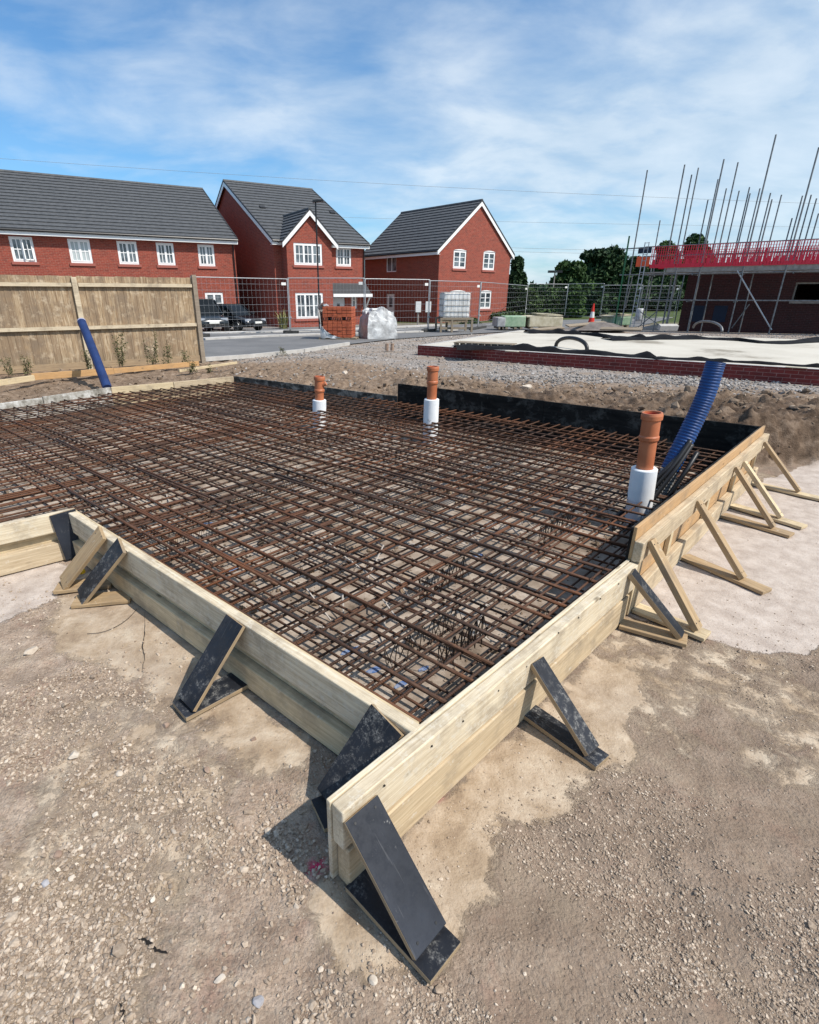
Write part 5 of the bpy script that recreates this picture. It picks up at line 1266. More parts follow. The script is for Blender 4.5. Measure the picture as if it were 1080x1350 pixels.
# ------------------------------------------------------------------ cars
def loft_sections(m, secs):
    n = len(secs[0]); k0 = len(m.v)
    for s in secs: m.v += [tuple(v) for v in s]
    for i in range(len(secs)-1):
        for j in range(n): a = k0+i*n+j; b = k0+i*n+(j+1) % n; m.f.append((a, b, b+n, a+n))
    m.f.append(tuple(k0+j for j in reversed(range(n)))); m.f.append(tuple(k0+(len(secs)-1)*n+j for j in range(n)))
def car(name, label, px, py, az, L, W, Hh, paint, suv=False):
    g0 = G(px, py, -.09); hd = Vector((math.cos(R(az)), math.sin(R(az)), 0)); c = g0-hd*(L/2-.1)
    e = thing(name, label, 'car', (c.x, c.y, -.10), R(az)); hw = W/2; hood = .98 if suv else .86; gl = .30 if suv else .2
    # body lower: x forward
    prof = [(-L/2, .45, hood-.02, .90), (-L/2+.12, gl+.05, hood+.06, .97), (-L/2+.7, gl, hood+.07, 1), (0, gl, hood+.04, 1), (L/2-1.15, gl, hood+.02, 1), (L/2-.55, gl, hood-.07, .98), (L/2-.15, gl+.02, hood-.2, .93), (L/2-.03, gl+.12, hood-.32, .84)]
    m = MB(); secs = []
    for (x, zb2, zt, k) in prof:
        w = hw*k; secs.append([(x,-w*.90,zb2),(x,w*.90,zb2),(x,w,zb2+.12),(x,w,zt-.18),(x,w*.93,zt-.05),(x,w*.7,zt),(x,-w*.7,zt),(x,-w*.93,zt-.05),(x,-w,zt-.18),(x,-w,zb2+.12)])
    loft_sections(m, secs); b = m.build('body', paint, e, local=True, smooth=True, bevel=.0)
    sb = b.modifiers.new('sub', 'SUBSURF'); sb.levels = sb.render_levels = 1
    # greenhouse
    m = MB(); xr0, xr1 = (-L/2+.35, L/2-1.75) if suv else (-L/2+.55, L/2-1.85); hb = hood+.0
    base = [(-L/2+.12 if suv else -L/2+.2, hw*.90), (L/2-1.12, hw*.88)]
    secs = []
    for t_, z in ((0, hb), (.5, hb+(Hh-hb)*.55), (.93, Hh-.03), (1, Hh)):
        x0 = base[0][0]*(1-t_)+xr0*t_; x1 = base[1][0]*(1-t_)+xr1*t_; w = hw*(.90-.20*t_)-(0 if t_ < .95 else .08)
        x0 += 0 if t_ < .95 else .1; x1 -= 0 if t_ < .95 else .1
        secs.append([(x0,-w,z),(x0,w,z),(x1*.5+x0*.5,w*1.02,z),(x1-.12,w*.97,z),(x1,w*.72,z),(x1,-w*.72,z),(x1-.12,-w*.97,z),(x1*.5+x0*.5,-w*1.02,z)][::-1])
    loft_sections(m, secs); gg = m.build('glasshouse', M['carglass'], e, local=True, smooth=False)
    m = MB(); x0, x1 = xr0, xr1; w = hw*.70
    m.obox(((x0+x1)/2, 0, Hh+.008), ((x1-x0)/2-.02,0,0), (0,w-.02,0), (0,0,.02))
    for sy in (-1, 1):
        for (xa, xb) in ((base[1][0]-.02, xr1-.03), (base[0][0]+.1, xr0+.05), (.15, .05)):
            m.beam((xa, sy*hw*.885, hb), (xb, sy*hw*.705, Hh-.02), .06, .05)
    m.build('roof', paint, e, local=True, bevel=.015)
    wr = .36 if suv else .31
    for (x, sy) in ((L/2-.85, 1), (L/2-.85, -1), (-L/2+.8, 1), (-L/2+.8, -1)):
        m = MB(); m.tube([(x, sy*(hw-.22), wr), (x, sy*(hw+.005), wr)], wr, 22); wl = m.build('wheel', M['cable'], e, local=True, bevel=.02); MW[wl] = MW[e]
        m = MB(); yy = sy*(hw+.012)
        m.tube([(x, yy-sy*.01, wr), (x, yy, wr)], wr*.16, 10)
        for k in range(7): a = k*2*math.pi/7; m.beam((x, yy, wr), (x+math.cos(a)*wr*.66, yy, wr+math.sin(a)*wr*.66), .045, .012, side=(0,1,0)) if False else m.obox((x+math.cos(a)*wr*.34, yy, wr+math.sin(a)*wr*.34), (math.cos(a)*wr*.34,0,math.sin(a)*wr*.34), (0,.008,0), (-math.sin(a)*.022,0,math.cos(a)*.022))
        ring = [(x+math.cos(t*2*math.pi/20)*wr*.68, yy, wr+math.sin(t*2*math.pi/20)*wr*.68) for t in range(21)]; m.tube(ring, .014, 5, False)
        m.build('rim', M['chrome'], wl, local=True)
    e.scale = (.87, .87, .87)
    xf = L/2-.13
    for sy in (-1, 1):
        m = MB(); m.obox((xf-.06, sy*hw*.66, hood-.25), (.06,-sy*.05,0), (.02,sy*.17,.01), (-.02,0,.075)); m.build('headlight', M['lightglass'], e, local=True, bevel=.02)
        m = MB(); m.obox((L/2-1.35, sy*(hw+.09), hood+.08), (.06,0,0), (0,.09,0), (0,0,.06)); m.build('door_mirror', paint, e, local=True, bevel=.02)
    m = MB()
    for k in range(4): m.box((xf-.02, -hw*.42, hood-.34+k*.045), (xf+.035, hw*.42, hood-.32+k*.045))
    m.build('grille', M['chrome'], e, local=True)
    m = MB(); m.box((xf+.05, -hw*.55, gl+.06), (L/2+.015, hw*.55, gl+.2)); m.build('air_intake', M['cable'], e, local=True, bevel=.01)
    m = MB(); m.box((L/2-.02, -.26, gl+.24), (L/2+.03, .26, gl+.35)); m.build('number_plate', M['plate'], e, local=True)
    return e
car('parked_car', 'dark slate off-road car parked nearest the timber fence, its front towards the site', 286, 441, -58, 4.5, 1.85, 1.70, M['carslate'], True)
car('parked_car', 'low black hatchback parked right of the off-road car below the dark side wall', 345, 437, -34, 4.2, 1.75, 1.42, M['carblack'])
# strap-leaved plant by the bay
g0 = G(374, 434, ZG); e = thing('garden_plant', 'clump of long yellow-green strap leaves left of the bay window', 'plant', tuple(g0)); m = MB(); tone = []
for k in range(46):
    a = random.uniform(0, 6.28); L = random.uniform(.7, 1.15); lean = random.uniform(.15, .8); s = Vector((-math.sin(a), math.cos(a), 0))*.025; b_ = g0+Vector((random.gauss(0,.12), random.gauss(0,.12), 0))
    pts = [b_+Vector((math.cos(a)*lean*t*t*L, math.sin(a)*lean*t*t*L, L*(t-.25*t*t*lean))) for t in (0,.35,.7,1)]
    vs = []
    for i, p in enumerate(pts): w = (1, 1.1, .8, .05)[i]; vs += [p-s*w, p+s*w]
    m.add(vs, [(0,1,3,2),(2,3,5,4),(4,5,7,6)]); tone += [random.random()]*8
o = m.build('leaves', M['strap_leaf'], e); at = o.data.attributes.new('tone', 'FLOAT', 'POINT'); at.data.foreach_set('value', tone)

# ------------------------------------------------------------------ things at the road side
def pallet(m, x0, x1, y0, y1, z):
    for k in range(3): y = y0+(y1-y0)*(.05+.9*k/2)-.045; m.box((x0, y, z), (x1, y+.09, z+.09))
    for k in range(6): x = x0+(x1-x0)*k/6+.01; m.box((x, y0, z+.092), (x+(x1-x0)/6-.04, y1, z+.115))
# brick pack
g0 = G(445, 449.5, -.02); k_ = g0.y/700*1.08
wq = 37*k_; hq = 38*k_
e = thing('brick_pallet', 'stack of orange bricks in torn polythene on a wooden pallet', 'brick stack', (g0.x, g0.y, g0.z), R(-8))
m = MB(); pallet(m, -wq/2-.12, wq/2+.14, -.02, 1.0, 0); m.build('pallet', M['pallet'], e, local=True)
m = MB()
z = .12; nr = 9; rh = (hq-.14)/nr
for r_ in range(nr):
    for c in range(6):
        if r_ == 5 and c in (1, 4): continue
        x0 = -wq/2+.05+c*(wq-.1)/6; m.box((x0+.006, .03+random.uniform(-.012, .012), z+r_*rh+.006), (x0+(wq-.1)/6-.006, .9, z+(r_+1)*rh-.004))
m.build('bricks', M['orangebrick'], e, local=True)
m = MB()
for r_ in (5,):
    for c in range(12): x0 = -wq/2+.05+c*(wq-.1)/12; m.box((x0+.02, .018, z+r_*rh+.03), (x0+.06, .024, z+r_*rh+rh-.03))
m.build('cores', M['cable'], e, local=True)
def cloth(m, pts, n, amp, sd):
    """draped sheet over a grid of control rows"""
    rows = len(pts); k0 = len(m.v)
    for i, row in enumerate(pts):
        rr = bez([Vector(p) for p in row], n)
        for j, p in enumerate(rr): m.v.append(tuple(p+Vector((random.uniform(-amp, amp), random.uniform(-amp, amp), random.uniform(-amp, amp)))))
    for i in range(rows-1):
        for j in range(n-1): a = k0+i*n+j; m.f.append((a, a+1, a+n+1, a+n))
m = MB(); cloth(m, [[(-wq/2-.02,-.03,.1),(-wq/4,-.05,.1),(wq/10,-.05,.1)], [(-wq/2-.03,-.05,.25),(-wq/4,-.06,.22),(wq/10,-.05,.14)], [(-wq/2-.04,-.03,.42),(-wq/3,-.07,.33),(-wq/8,-.05,.18)], [(-wq/2-.05,0,.6),(-wq/2+.05,-.05,.45),(-wq/2+.15,-.05,.3)]], 9, .02, 1)
cloth(m, [[(-wq/2-.04,0,.5),(-wq/2-.04,.5,.5),(-wq/2-.03,.9,.5)], [(-wq/2-.06,.0,.9),(-wq/2-.07,.5,.9),(-wq/2-.03,.9,.9)], [(-wq/2-.10,-.03,1.2),(-wq/2-.1,.5,1.25),(-wq/2-.03,.9,1.3)], [(-wq/2+.16,-.06,1.38),(-wq/2+.0,.4,hq),(-wq/2+.1,.9,hq)]], 9, .03, 2)
m.build('torn_wrap', M['poly'], e, local=True, smooth=True)
# wrapped pack
g0 = G(498, 447, -.02); e = thing('wrapped_pack', 'bulky pallet load wrapped in crumpled white polythene, greyer on its left faces, right of the bricks', 'wrapped load', tuple(g0), R(20))
w_ = 42*g0.y/700; h_ = 35*g0.y/700
bm = bmesh.new(); bmesh.ops.create_cube(bm, size=1); bmesh.ops.subdivide_edges(bm, edges=bm.edges, cuts=9, use_grid_fill=True)
for v_ in bm.verts:
    x, y, z = v_.co; tz = z+.5; taper = 1-.26*max(0, tz-.45)**1.1*1.6
    n_ = float(vnoise(x*7+y*5+9, z*7+y*3, 4))-.5; n2_ = float(vnoise(x*16+3, z*16+y*13, 6))-.5
    v_.co = Vector((x*w_*.92*taper*(1+.06*n_), y*w_*.8*taper*(1+.08*n_), tz*h_*(1+.14*n_-.12*n2_)*(1 if tz < .9 else 1-.10*(abs(x)*2)**2)))
me = bpy.data.meshes.new('wrap'); bm.to_mesh(me); bm.free(); me.materials.append(M['poly']); me.materials.append(M['poly_grey'])
for p in me.polygons:
    p.use_smooth = False
    if p.normal.x < -.3 : p.material_index = 1  # left-facing faces take the greyer tone
o = bpy.data.objects.new('wrap', me); C.objects.link(o); place(o, e, MW[e].copy())
m = MB(); m.box((-w_*.48,-w_*.4,-.01),(w_*.48,w_*.4,.03)); m.build('base_board', M['pallet'], e, local=True)
m = MB(); m.box((-.3,-.2,h_*.97),(.1,.15,h_*1.03)); m.build('loose_block', M['cone_white'], e, local=True, bevel=.02)
# white tank in a cage on a timber stand
g0 = G(600, 437.5, -.05); s_ = g0.y/700*1.04; e = thing('caged_tank', 'white plastic water tank in a metal cage on a grey timber stand', 'tank', tuple(g0), R(6))
w_ = 32*s_; st = 16*s_; hh_ = 28*s_; sw = 40*s_
m = MB(); m.box((-w_/2,-.1,st),(w_/2,.9,st+hh_)); m.build('tank', simple_var('cloudy_tank', (.5,.5,.48), (.85,.85,.83), 2.4, .4, .1), e, local=True, bevel=.08)
m = MB()
for k in range(5):
    z = st+hh_*(.02+.24*k); m.tube([(-w_/2-.03,-.13,z),(w_/2+.03,-.13,z),(w_/2+.03,.93,z),(-w_/2-.03,.93,z),(-w_/2-.03,-.13,z)], .014, 5)
for k in range(8):
    x = -w_/2-.02+(w_+.04)*k/7; m.tube([(x,-.14,st),(x,-.14,st+hh_)], .007, 4)
m.build('cage', M['scaf'], e, local=True)
m = MB()
for x in (-sw/2, -sw/6, sw/2-.1):
    m.box((x,-.25,0),(x+.09,-.16,st-.08)); m.box((x,.8,0),(x+.09,.9,st-.08))
m.box((-sw/2,-.26,st-.08),(sw/2,-.14,st)); m.box((-sw/2,.8,st-.08),(sw/2,.92,st)); m.box((-sw/2-.02,-.13,.12),(sw/2,-.08,.22)); m.box((-sw/2+.1,.0,st-.2),(sw/2-.2,.7,st-.082))
m.build('stand', M['pallet'], e, local=True)
# covered timber packs
def pack(px0, px1, py, h, lab, mt, top=None, az=0):
    a, b = G(px0, py, -.03), G(px1, py, -.03); c = (a+b)/2; w = (b-a).length; e = thing('timber_pack', lab, 'building materials', tuple(c), R(az)); hh = h*c.y/700
    m = MB(); m.box((-w/2,0,.1),(w/2,1.2,.1+hh*.8)); o = m.build('pack', mt, e, local=True, bevel=.04)
    m = MB(); 
    for x in (-w/2+.1, 0, w/2-.25): m.box((x,0,0),(x+.12,1.2,.098))
    m.build('bearers', M['pallet'], e, local=True)
    if top:
        m = MB(); m.obox((-.1,.6,.1+hh*.86), (w/2*1.05,0,.03), (0,.6,0), (0,0,.025)); m.obox((.1,.55,.1+hh*1.0), (w/2*.7,0,-.03), (0,.5,0), (0,0,.02)); m.build('top_boards', top, e, local=True)
pack(664, 692, 434, 16, 'green wrapped timber pack at the corner of the gable house', M['green_sheet'], az=-4)
pack(655, 666, 434, 14, 'small dark grey covered pack left of the green one', M['poly_grey'])
pack(697, 741, 434, 15, 'pile of cream boards on bearers right of the green pack', M['cream_board'], M['cream_board'])
pack(806, 833, 431.5, 13, 'green sheeted pile leaning at the left foot of the scaffold', M['green_sheet'], M['cream_board'], az=8)
for (p0, p1, w, lab) in (((748,430.5),(800,426),.22,'grey plank lying left of the scaffold behind the cone'), ((700,436),(742,433.5),.2,'grey plank in front of the cream board pile'), ((792,434),(846,436),.25,'grey plank lying across the front of the scaffold corner')):
    tag(board('plank', G(*p0, .22)+Vector((0,0,.03)), G(*p1, .22)+Vector((0,0,.06)), w, .05, M['pallet'], None, side=(0,1,.25)), lab, 'plank')
# road cone
g0 = G(779, 428.5, -.02); hc = 25*g0.y/700; e = thing('traffic_cone', 'red and white traffic cone beyond the concrete slab', 'traffic cone', tuple(g0))
m = MB(); lathe(m, g0, (0,0,1), [(.19,.04),(.13,hc*.35)], 16); lathe(m, g0, (0,0,1), [(.09,hc*.62),(.035,hc),(0,hc)], 16); m.build('cone', M['cone_red'], e)
m = MB(); lathe(m, g0, (0,0,1), [(.13,hc*.35),(.09,hc*.62)], 16); m.build('sleeve', M['cone_white'], e)
m = MB(); m.box((g0.x-.26,g0.y-.26,g0.z),(g0.x+.26,g0.y+.26,g0.z+.04)); m.build('base', M['cone_red'], e, bevel=.01)
def sheet_heap(pts, z, h, mt, lab, name='sheet_heap', cat_='sheeting', z2=None):
    m = MB(); P = [G(px, py, z) for px, py in pts]; c = sum(P, Vector())/len(P); n = 7; N_ = len(P)*4; ring = bez(P+[P[0]], N_+1)[:-1]
    for i in range(n+1):
        t = i/n
        for p in ring:
            q_ = c.lerp(p, 1-t*.97); m.v.append((q_.x, q_.y, z+.0+h*(math.sin(t*math.pi/2))*(1+.5*(float(vnoise(q_.x*2.2, q_.y*2.2, 3))-.5))))
    for i in range(n):
        for j in range(N_): a = i*N_+j; b = i*N_+(j+1) % N_; m.f.append((a, b, b+N_, a+N_))
    o = m.build(name, mt, loc=(c.x, c.y, z), smooth=True); return tag(o, lab, cat_)
sheet_heap([(742,434),(775,430),(800,428),(828,433),(815,435.5),(770,435.5)], .03, .28, simple_var('brown_sheet', (.10,.085,.075), (.2,.17,.15), 3, .8), 'low heap of brown sheeting beside the traffic cone')
# white bag, kerb stones, bollards
g0 = G(842, 423, -.05); m = MB(); lathe(m, g0, (0,0,1), [(.0,0),(.26,.0),(.30,.12),(.25,.45),(.27,.72),(.20,.78),(.0,.70)], 6); tag(m.build('rubble_bag', M['poly'], loc=tuple(g0), smooth=True), 'white sack standing inside the scaffold corner', 'sack')
g0 = G(883, 436, .05); m = MB(); m.obox(g0+Vector((0,.2,.14)), (.42,0,0), (0,.12,.04), (0,-.03,.11)); tag(m.build('concrete_block', M['kerb'], loc=tuple(g0), bevel=.01), 'pale concrete block lying at the foot of the scaffold', 'block')
for px, lab in ((510, 'left one of two short brown stubs in the gravel'), (517, 'right one of two short brown stubs in the gravel')):
    g0 = G(px, 462, .03); m = MB(); m.tube([g0, g0+Vector((0.01,0,.2))], .055, 10); tag(m.build('pipe_stub', M['rock_br'], loc=tuple(g0)), lab, 'stub')

# ------------------------------------------------------------------ slab on brick plinth
def wallrun(name, a, b, w, z0, z1, label):
    a, b = Vector((a.x, a.y, 0)), Vector((b.x, b.y, 0)); d = (b-a); L = d.length; az = math.atan2(d.y, d.x)
    e = thing(name, label, 'wall', (a.x, a.y, 0), az)
    m = MB(); m.box((0, 0, z0), (L, w, z1)); m.build('brickwork', M['brick_site'], e, local=True)
    m = MB(); m.box((-.01, -.004, z1+.0005), (L, w*1.4, z1+.006)); m.build('mortar_bed', M['kerb'], e, local=True); return e
w1 = wallrun('brick_plinth', SL0, SL1, .10, -.1, .268, 'low plum brick plinth wall along the front of the pale concrete slab')
sl = MB(); ins = s_n*.14
pS = [SL0+ins+s_dir*.12, SL1+ins, SL2, SL3+s_dir*.1]; sl.prism([(p.x, p.y) for p in pS], -.1, .262)
tag(sl.build('concrete_slab', M['slab'], loc=(pS[0].x, pS[0].y, 0)), 'large pale ground floor slab inside the brick plinth', 'slab', kind='structure')
w2 = wallrun('brick_plinth', SL3-(SL3-SL0).normalized()*0, SL0+s_n*.11, .10, -.1, .262, 'short brick plinth wall running back from the left end of the slab')
def membrane(pts, lab, h=.06, wd=.35):
    P = bez([G(px, py, .27) for px, py in pts], 40); m = MB()
    for i, p in enumerate(P):
        w = wd*(.5+.9*float(vnoise(i*.4, 3.3, 8))); 
        for j, f in enumerate((-1, -.5, 0, .5, 1)):
            m.v.append((p.x, p.y+f*w, .268+h*max(0, 1-f*f)*(.4+1.4*float(vnoise(i*.35, 1.1, 5)))))
    for i in range(39):
        for j in range(4): a = i*5+j; m.f.append((a, a+5, a+6, a+1))
    return tag(m.build('membrane_strip', M['dpm'], smooth=True, loc=tuple(P[0])), lab, 'membrane')
membrane([(600,459.5),(680,460.5),(740,464),(800,468),(860,472)], 'black damp proof membrane curling along the front edge of the slab', .10, .30)
membrane([(860,473),(930,475),(1000,479),(1085,484)], 'thin black membrane edge at the front right of the slab', .05, .14)
membrane([(694,438.5),(730,439),(765,440.5),(800,444.5),(850,447)], 'wavy black membrane strip across the far left of the slab', .11, .35)
membrane([(800,447.5),(850,447),(900,446),(960,448),(1010,452),(1090,449)], 'wavy black membrane strip across the far right of the slab', .09, .40)
# hoop of black pipe
def hoop(p0, p1, top, r_, mt, lab, z=.27):
    a, b = G(*p0, z), G(*p1, z); zt = DY(top[0], top[1], (a.y+b.y)/2).z; c = (a+b)/2; pts = []
    for k in range(21): t = math.pi*k/20; p = c+(a-c)*math.cos(t); pts.append(Vector((p.x, p.y, z-.02+(zt-z)*math.sin(t)**.8)))
    m = MB(); m.tube(pts, r_, 10); tag(m.build('pipe_hoop', mt, loc=tuple(c), smooth=True), lab, 'pipe')
hoop((733,456),(774,461.5),(752,444.5), .05, M['cable'], 'arched black pipe poking out of the front of the slab')
hoop((914,432),(952,437.5),(935,423), .045, M['scaf'], 'thin grey pipe arch beyond the slab in front of the dark brick wall')
# battens on the plinth
a, b = G(602, 455, .28), G(678, 458.5, .28); e = thing('batten_pallet', 'flat grey slatted pallet lying on the left end of the slab', 'pallet', tuple(a)); 
m = MB(); m.beam(a+Vector((0,0,.09)), b+Vector((0,0,.09)), .5, .02); m.build('top_board', M['pallet'], e)
m = MB()
for k in range(10): p = a.lerp(b, k/9.); m.box((p.x-.04, p.y-.2, .272), (p.x+.04, p.y+.2, .345))
m.build('blocks', M['pallet'], e)
for (px, py, lab) in ((675,463.5,'left'), (1050,485,'right')):
    g0 = G(px, py, .275); m = MB(); m.obox(g0+Vector((0,.0,.008)), s_dir*.17, s_n*.05, (0,0,.006)); tag(m.build('cable_tag', M['yellow'] if False else M['cream_board'], loc=tuple(g0)), 'small yellow plastic strip on the plinth towards its %s end' % lab, 'plastic strip')

# ------------------------------------------------------------------ unfinished building and scaffold
A0 = G(838, 433, 0); A1 = G(1018, 439, 0); azS = math.degrees(math.atan2(A1.y-A0.y, A1.x-A0.x)); SF = Plane((A0.x, A0.y), azS)
SI = Plane((A0.x-math.sin(R(azS))*1.25, A0.y+math.cos(R(azS))*1.25), azS); SR = Plane((A0.x-math.sin(R(azS))*8.5, A0.y+math.cos(R(azS))*8.5), azS)
nS_ = Vector((-math.sin(R(azS)), math.cos(R(azS)), 0)); dS_ = Vector((math.cos(R(azS)), math.sin(R(azS)), 0))
BW = Plane((A0.x+nS_.x*1.7, A0.y+nS_.y*1.7), azS)
bl_ = BW.w(893, 435); zdeck = SF.q(960, 357)[1]
e = thing('unfinished_house', 'half built house of dark red, shade-darkened brick behind the scaffold at the right edge', 'building', (bl_.x, bl_.y, -.1), R(azS))
Lb = 14.0; hb_ = zdeck+.2; wx = BW.q(1045, 390)[0]-BW.q(893, 435)[0]
wz1, wz0 = BW.q(1062, 372)[1]+.1, BW.q(1062, 397)[1]+.1
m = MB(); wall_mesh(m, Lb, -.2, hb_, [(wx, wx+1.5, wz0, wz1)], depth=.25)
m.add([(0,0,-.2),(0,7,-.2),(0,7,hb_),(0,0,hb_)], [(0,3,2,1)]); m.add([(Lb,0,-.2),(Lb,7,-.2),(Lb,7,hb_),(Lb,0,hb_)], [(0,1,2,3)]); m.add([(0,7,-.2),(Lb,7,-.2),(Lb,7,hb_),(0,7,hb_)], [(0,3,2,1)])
m.build('wall', M['brick_dk_shade'], e, local=True)
m = MB(); m.box((wx+.03,.2,wz0-.06),(wx+1.47,.26,wz0-.001)); m.box((wx-.06,-.05,wz0-.1),(wx+1.56,.0,wz0)); m.box((wx,.12,wz0),(wx+.07,.2,wz1)); m.box((wx+1.43,.12,wz0),(wx+1.5,.2,wz1)); m.box((wx+.07,.12,wz1-.07),(wx+1.43,.2,wz1)); m.build('window_frame', M['deckboard'], e, local=True)
m = MB(); m.box((.1,.1,hb_-.25),(Lb-.1,6.9,hb_-.2)); m.build('floor_deck', M['cable'], e, local=True)
for px in (920, 950): s = BW.q(px, 410)[0]-BW.q(893, 435)[0]; z = BW.q(px, 400)[1]; m = MB(); m.box((s-.28,-.02,z-.75),(s+.28,.0-.003,z)); m.build('blue_panel', M['bluesheet'], e, local=True)
sc = thing('scaffold', 'tube scaffold with red brick guards round the half built house', 'scaffold', tuple(A0))
def zpt(zx, zy): return (820+zx/4.154, 170+zy/4.154)
front_p = [(140,225),(345,195),(560,165),(845,30),(1080,100)]
inner_p = [(383,250),(637,182),(823,385),(420,212)]
rear_p = [(210,500),(472,388),(527,275),(573,325),(643,338),(700,318),(703,352),(757,325),(815,350),(875,360),(933,488),(990,365),(1038,360),(1067,380),(1078,462)]
def standard(pl, p, r_):
    w = pl.w(*zpt(*p)); m = MB(); m.tube([(w.x, w.y, -.1), (w.x, w.y, w.z)], r_, 8)
    m.build('standard', M['scaf'], sc); m2 = None; return w
fw_ = [standard(SF, p, .032) for p in front_p]
for s in (13.0, 15.0): 
    p = A0+dS_*s; MB().tube([p-Vector((0,0,.1)), p+Vector((0,0,6))], .03, 8).build('standard', M['scaf'], sc)
for p in inner_p: standard(SI, p, .03)
for p in rear_p: standard(SR, p, .034)
def ledger(pl, s0, s1, z, r_=.026):
    a = pl.p0+pl.d*s0; b = pl.p0+pl.d*s1; m = MB(); m.tube([(a.x, a.y, z), (b.x, b.y, z)], r_, 6); m.build('ledger', M['scaf'], sc)
for (pl_, s_) in ((SI, .1), (SI, 1.0), (SF, 1.35), (SI, 2.2), (SR, .4), (SR, 1.8)):
    p = pl_.p0+pl_.d*s_; MB().tube([(p.x, p.y, -.1), (p.x, p.y, zdeck+.9)], .03, 7).build('standard', M['scaf'], sc)
z_r = SF.q(960, 320.5)[1]; z_mid = (z_r+zdeck)/2
zlow = SF.q(960, 396)[1]
for pl in (SF, SI):
    ledger(pl, -.3, 15.5, zlow); ledger(pl, -.3, 15.5, zdeck-.08)
ledger(SF, -.2, 15.5, z_r); ledger(SF, -.2, 15.5, z_mid+.15); ledger(SR, 0, 15.5, z_r); ledger(SR, 0, 15.5, z_mid)
for k in range(9):
    a = A0+dS_*(k*1.9+.15); a.z = zdeck-.13; MB().tube([a-nS_*.1, a+nS_*1.5], .026, 6).build('transom', M['scaf'], sc)
    if k < 3:
        a.z = zlow-.06; MB().tube([a-nS_*.1, a+nS_*1.5], .026, 6).build('transom', M['scaf'], sc)
for k in range(5):
    a = A0+nS_*(.12+k*.235); MB().beam(Vector((a.x, a.y, zdeck))+dS_*(-.1), Vector((a.x, a.y, zdeck))+dS_*15.5, .225, .038).build('deck_board', M['deckboard'], sc)
a = A0+nS_*.03; MB().beam(Vector((a.x, a.y, zdeck+.12))+dS_*(.9), Vector((a.x, a.y, zdeck+.12))+dS_*15.5, .035, .2).build('toe_board', M['deckboard'], sc)
b0 = SF.w(*zpt(632,775)); b1 = SF.w(*zpt(820,1100)); MB().tube([b0, b1], .03, 6).build('diagonal_brace', M['galv'], sc)
b0 = SF.w(*zpt(690,960)); b1 = SF.w(*zpt(590,1095)); MB().tube([b0+nS_, b1+nS_], .026, 6).build('diagonal_brace', M['scaf'], sc)
for (p, q_) in (((100,1000),(220,1085)), ((190,1000),(90,1085)), ((20,980),(60,800))):
    MB().tube([SI.w(*zpt(*p)), SI.w(*zpt(*q_))], .024, 6).build('diagonal_brace', M['scaf'], sc)
# brick guards
def guard(pl, s0, w, z0, z1, mt, off=-.03):
    m = MB(); nn = Vector((pl.n.x, pl.n.y, 0))*off; o0 = Vector((pl.p0.x, pl.p0.y, 0))+Vector((pl.d.x, pl.d.y, 0))*s0+nn; dd = Vector((pl.d.x, pl.d.y, 0))
    for k in range(12): p = o0+dd*(w*k/11); m.beam(p+Vector((0,0,z0)), p+Vector((0,0,z1)), .032, .012, side=dd)
    for k in range(4): p = o0+dd*(w*(k+.5)/4); m.beam(p+Vector((0,0,z0+.12)), p+Vector((0,0,z0+.34)), .11, .010, side=dd)
    for k in range(9): z = z0+(z1-z0)*k/8; m.beam(o0+Vector((0,0,z)), o0+dd*w+Vector((0,0,z)), .010 if k not in (0, 4, 8) else .03, .012, side=nn)
    m.beam(o0+Vector((0,0,z0+.05)), o0+dd*w+Vector((0,0,z0+.05)), .012, .16, side=nn)
    m.build('brick_guard', mt, sc)
gz0, gz1 = zdeck+.22, z_r-.02
s = .15
while s < 14.8: guard(SF, s, 1.08, gz0, gz1, M['redmesh']); s += 1.14
s = 1.0
while s < 14: guard(SR, s, 1.08, gz0, gz1, M['redmesh'], .03); s += 1.14
s = .3
while s < 7: guard(SI, s, 1.08, gz0, gz1-.15, M['redmesh'], .03); s += 1.14
m = MB()                                                      # end panels at the left corner
p = A0-dS_*.5; m.beam(Vector((p.x, p.y, gz0+.28)), Vector((p.x, p.y, gz0+.28))+dS_*.6, .02, .45, side=nS_); m.build('end_panel', M['orangemesh'], sc)
m = MB(); m.beam(Vector((p.x, p.y, gz1-.12)), Vector((p.x, p.y, gz1-.12))+dS_*.6, .02, .28, side=nS_); m.build('end_sheet', M['bluesheet'], sc)
# ladder and green upright
lb = SF.w(836, 433); lp = SF.q(838, 320); 
m = MB(); p = A0-dS_*.25-nS_*.15
for s in (0, .36): m.tube([p+dS_*s*.5+Vector((0,0,-.05)), p+dS_*s*.5+nS_*.15+Vector((0,0,lp[1]))], .022, 6)
k = 0
while .25+k*.26 < lp[1]: z = .25+k*.26; m.tube([p+nS_*.15*z/lp[1]+Vector((0,0,z)), p+dS_*.18+nS_*.15*z/lp[1]+Vector((0,0,z))], .015, 5); k += 1
m.build('ladder', M['galv'], sc)
m = MB(); w = SF.w(830, 311); m.tube([(w.x, w.y, -.1), (w.x, w.y, w.z)], .04, 8); m.build('green_upright', M['greenpole'], sc)
m = MB(); a = SF.w(818, 328.5); b = SF.w(856, 326); m.tube([a, b], .03, 6); a = SF.w(817, 362.5); b = SF.w(845, 362); m.tube([a, b], .03, 6); m.build('corner_tube', M['scaf'], sc)

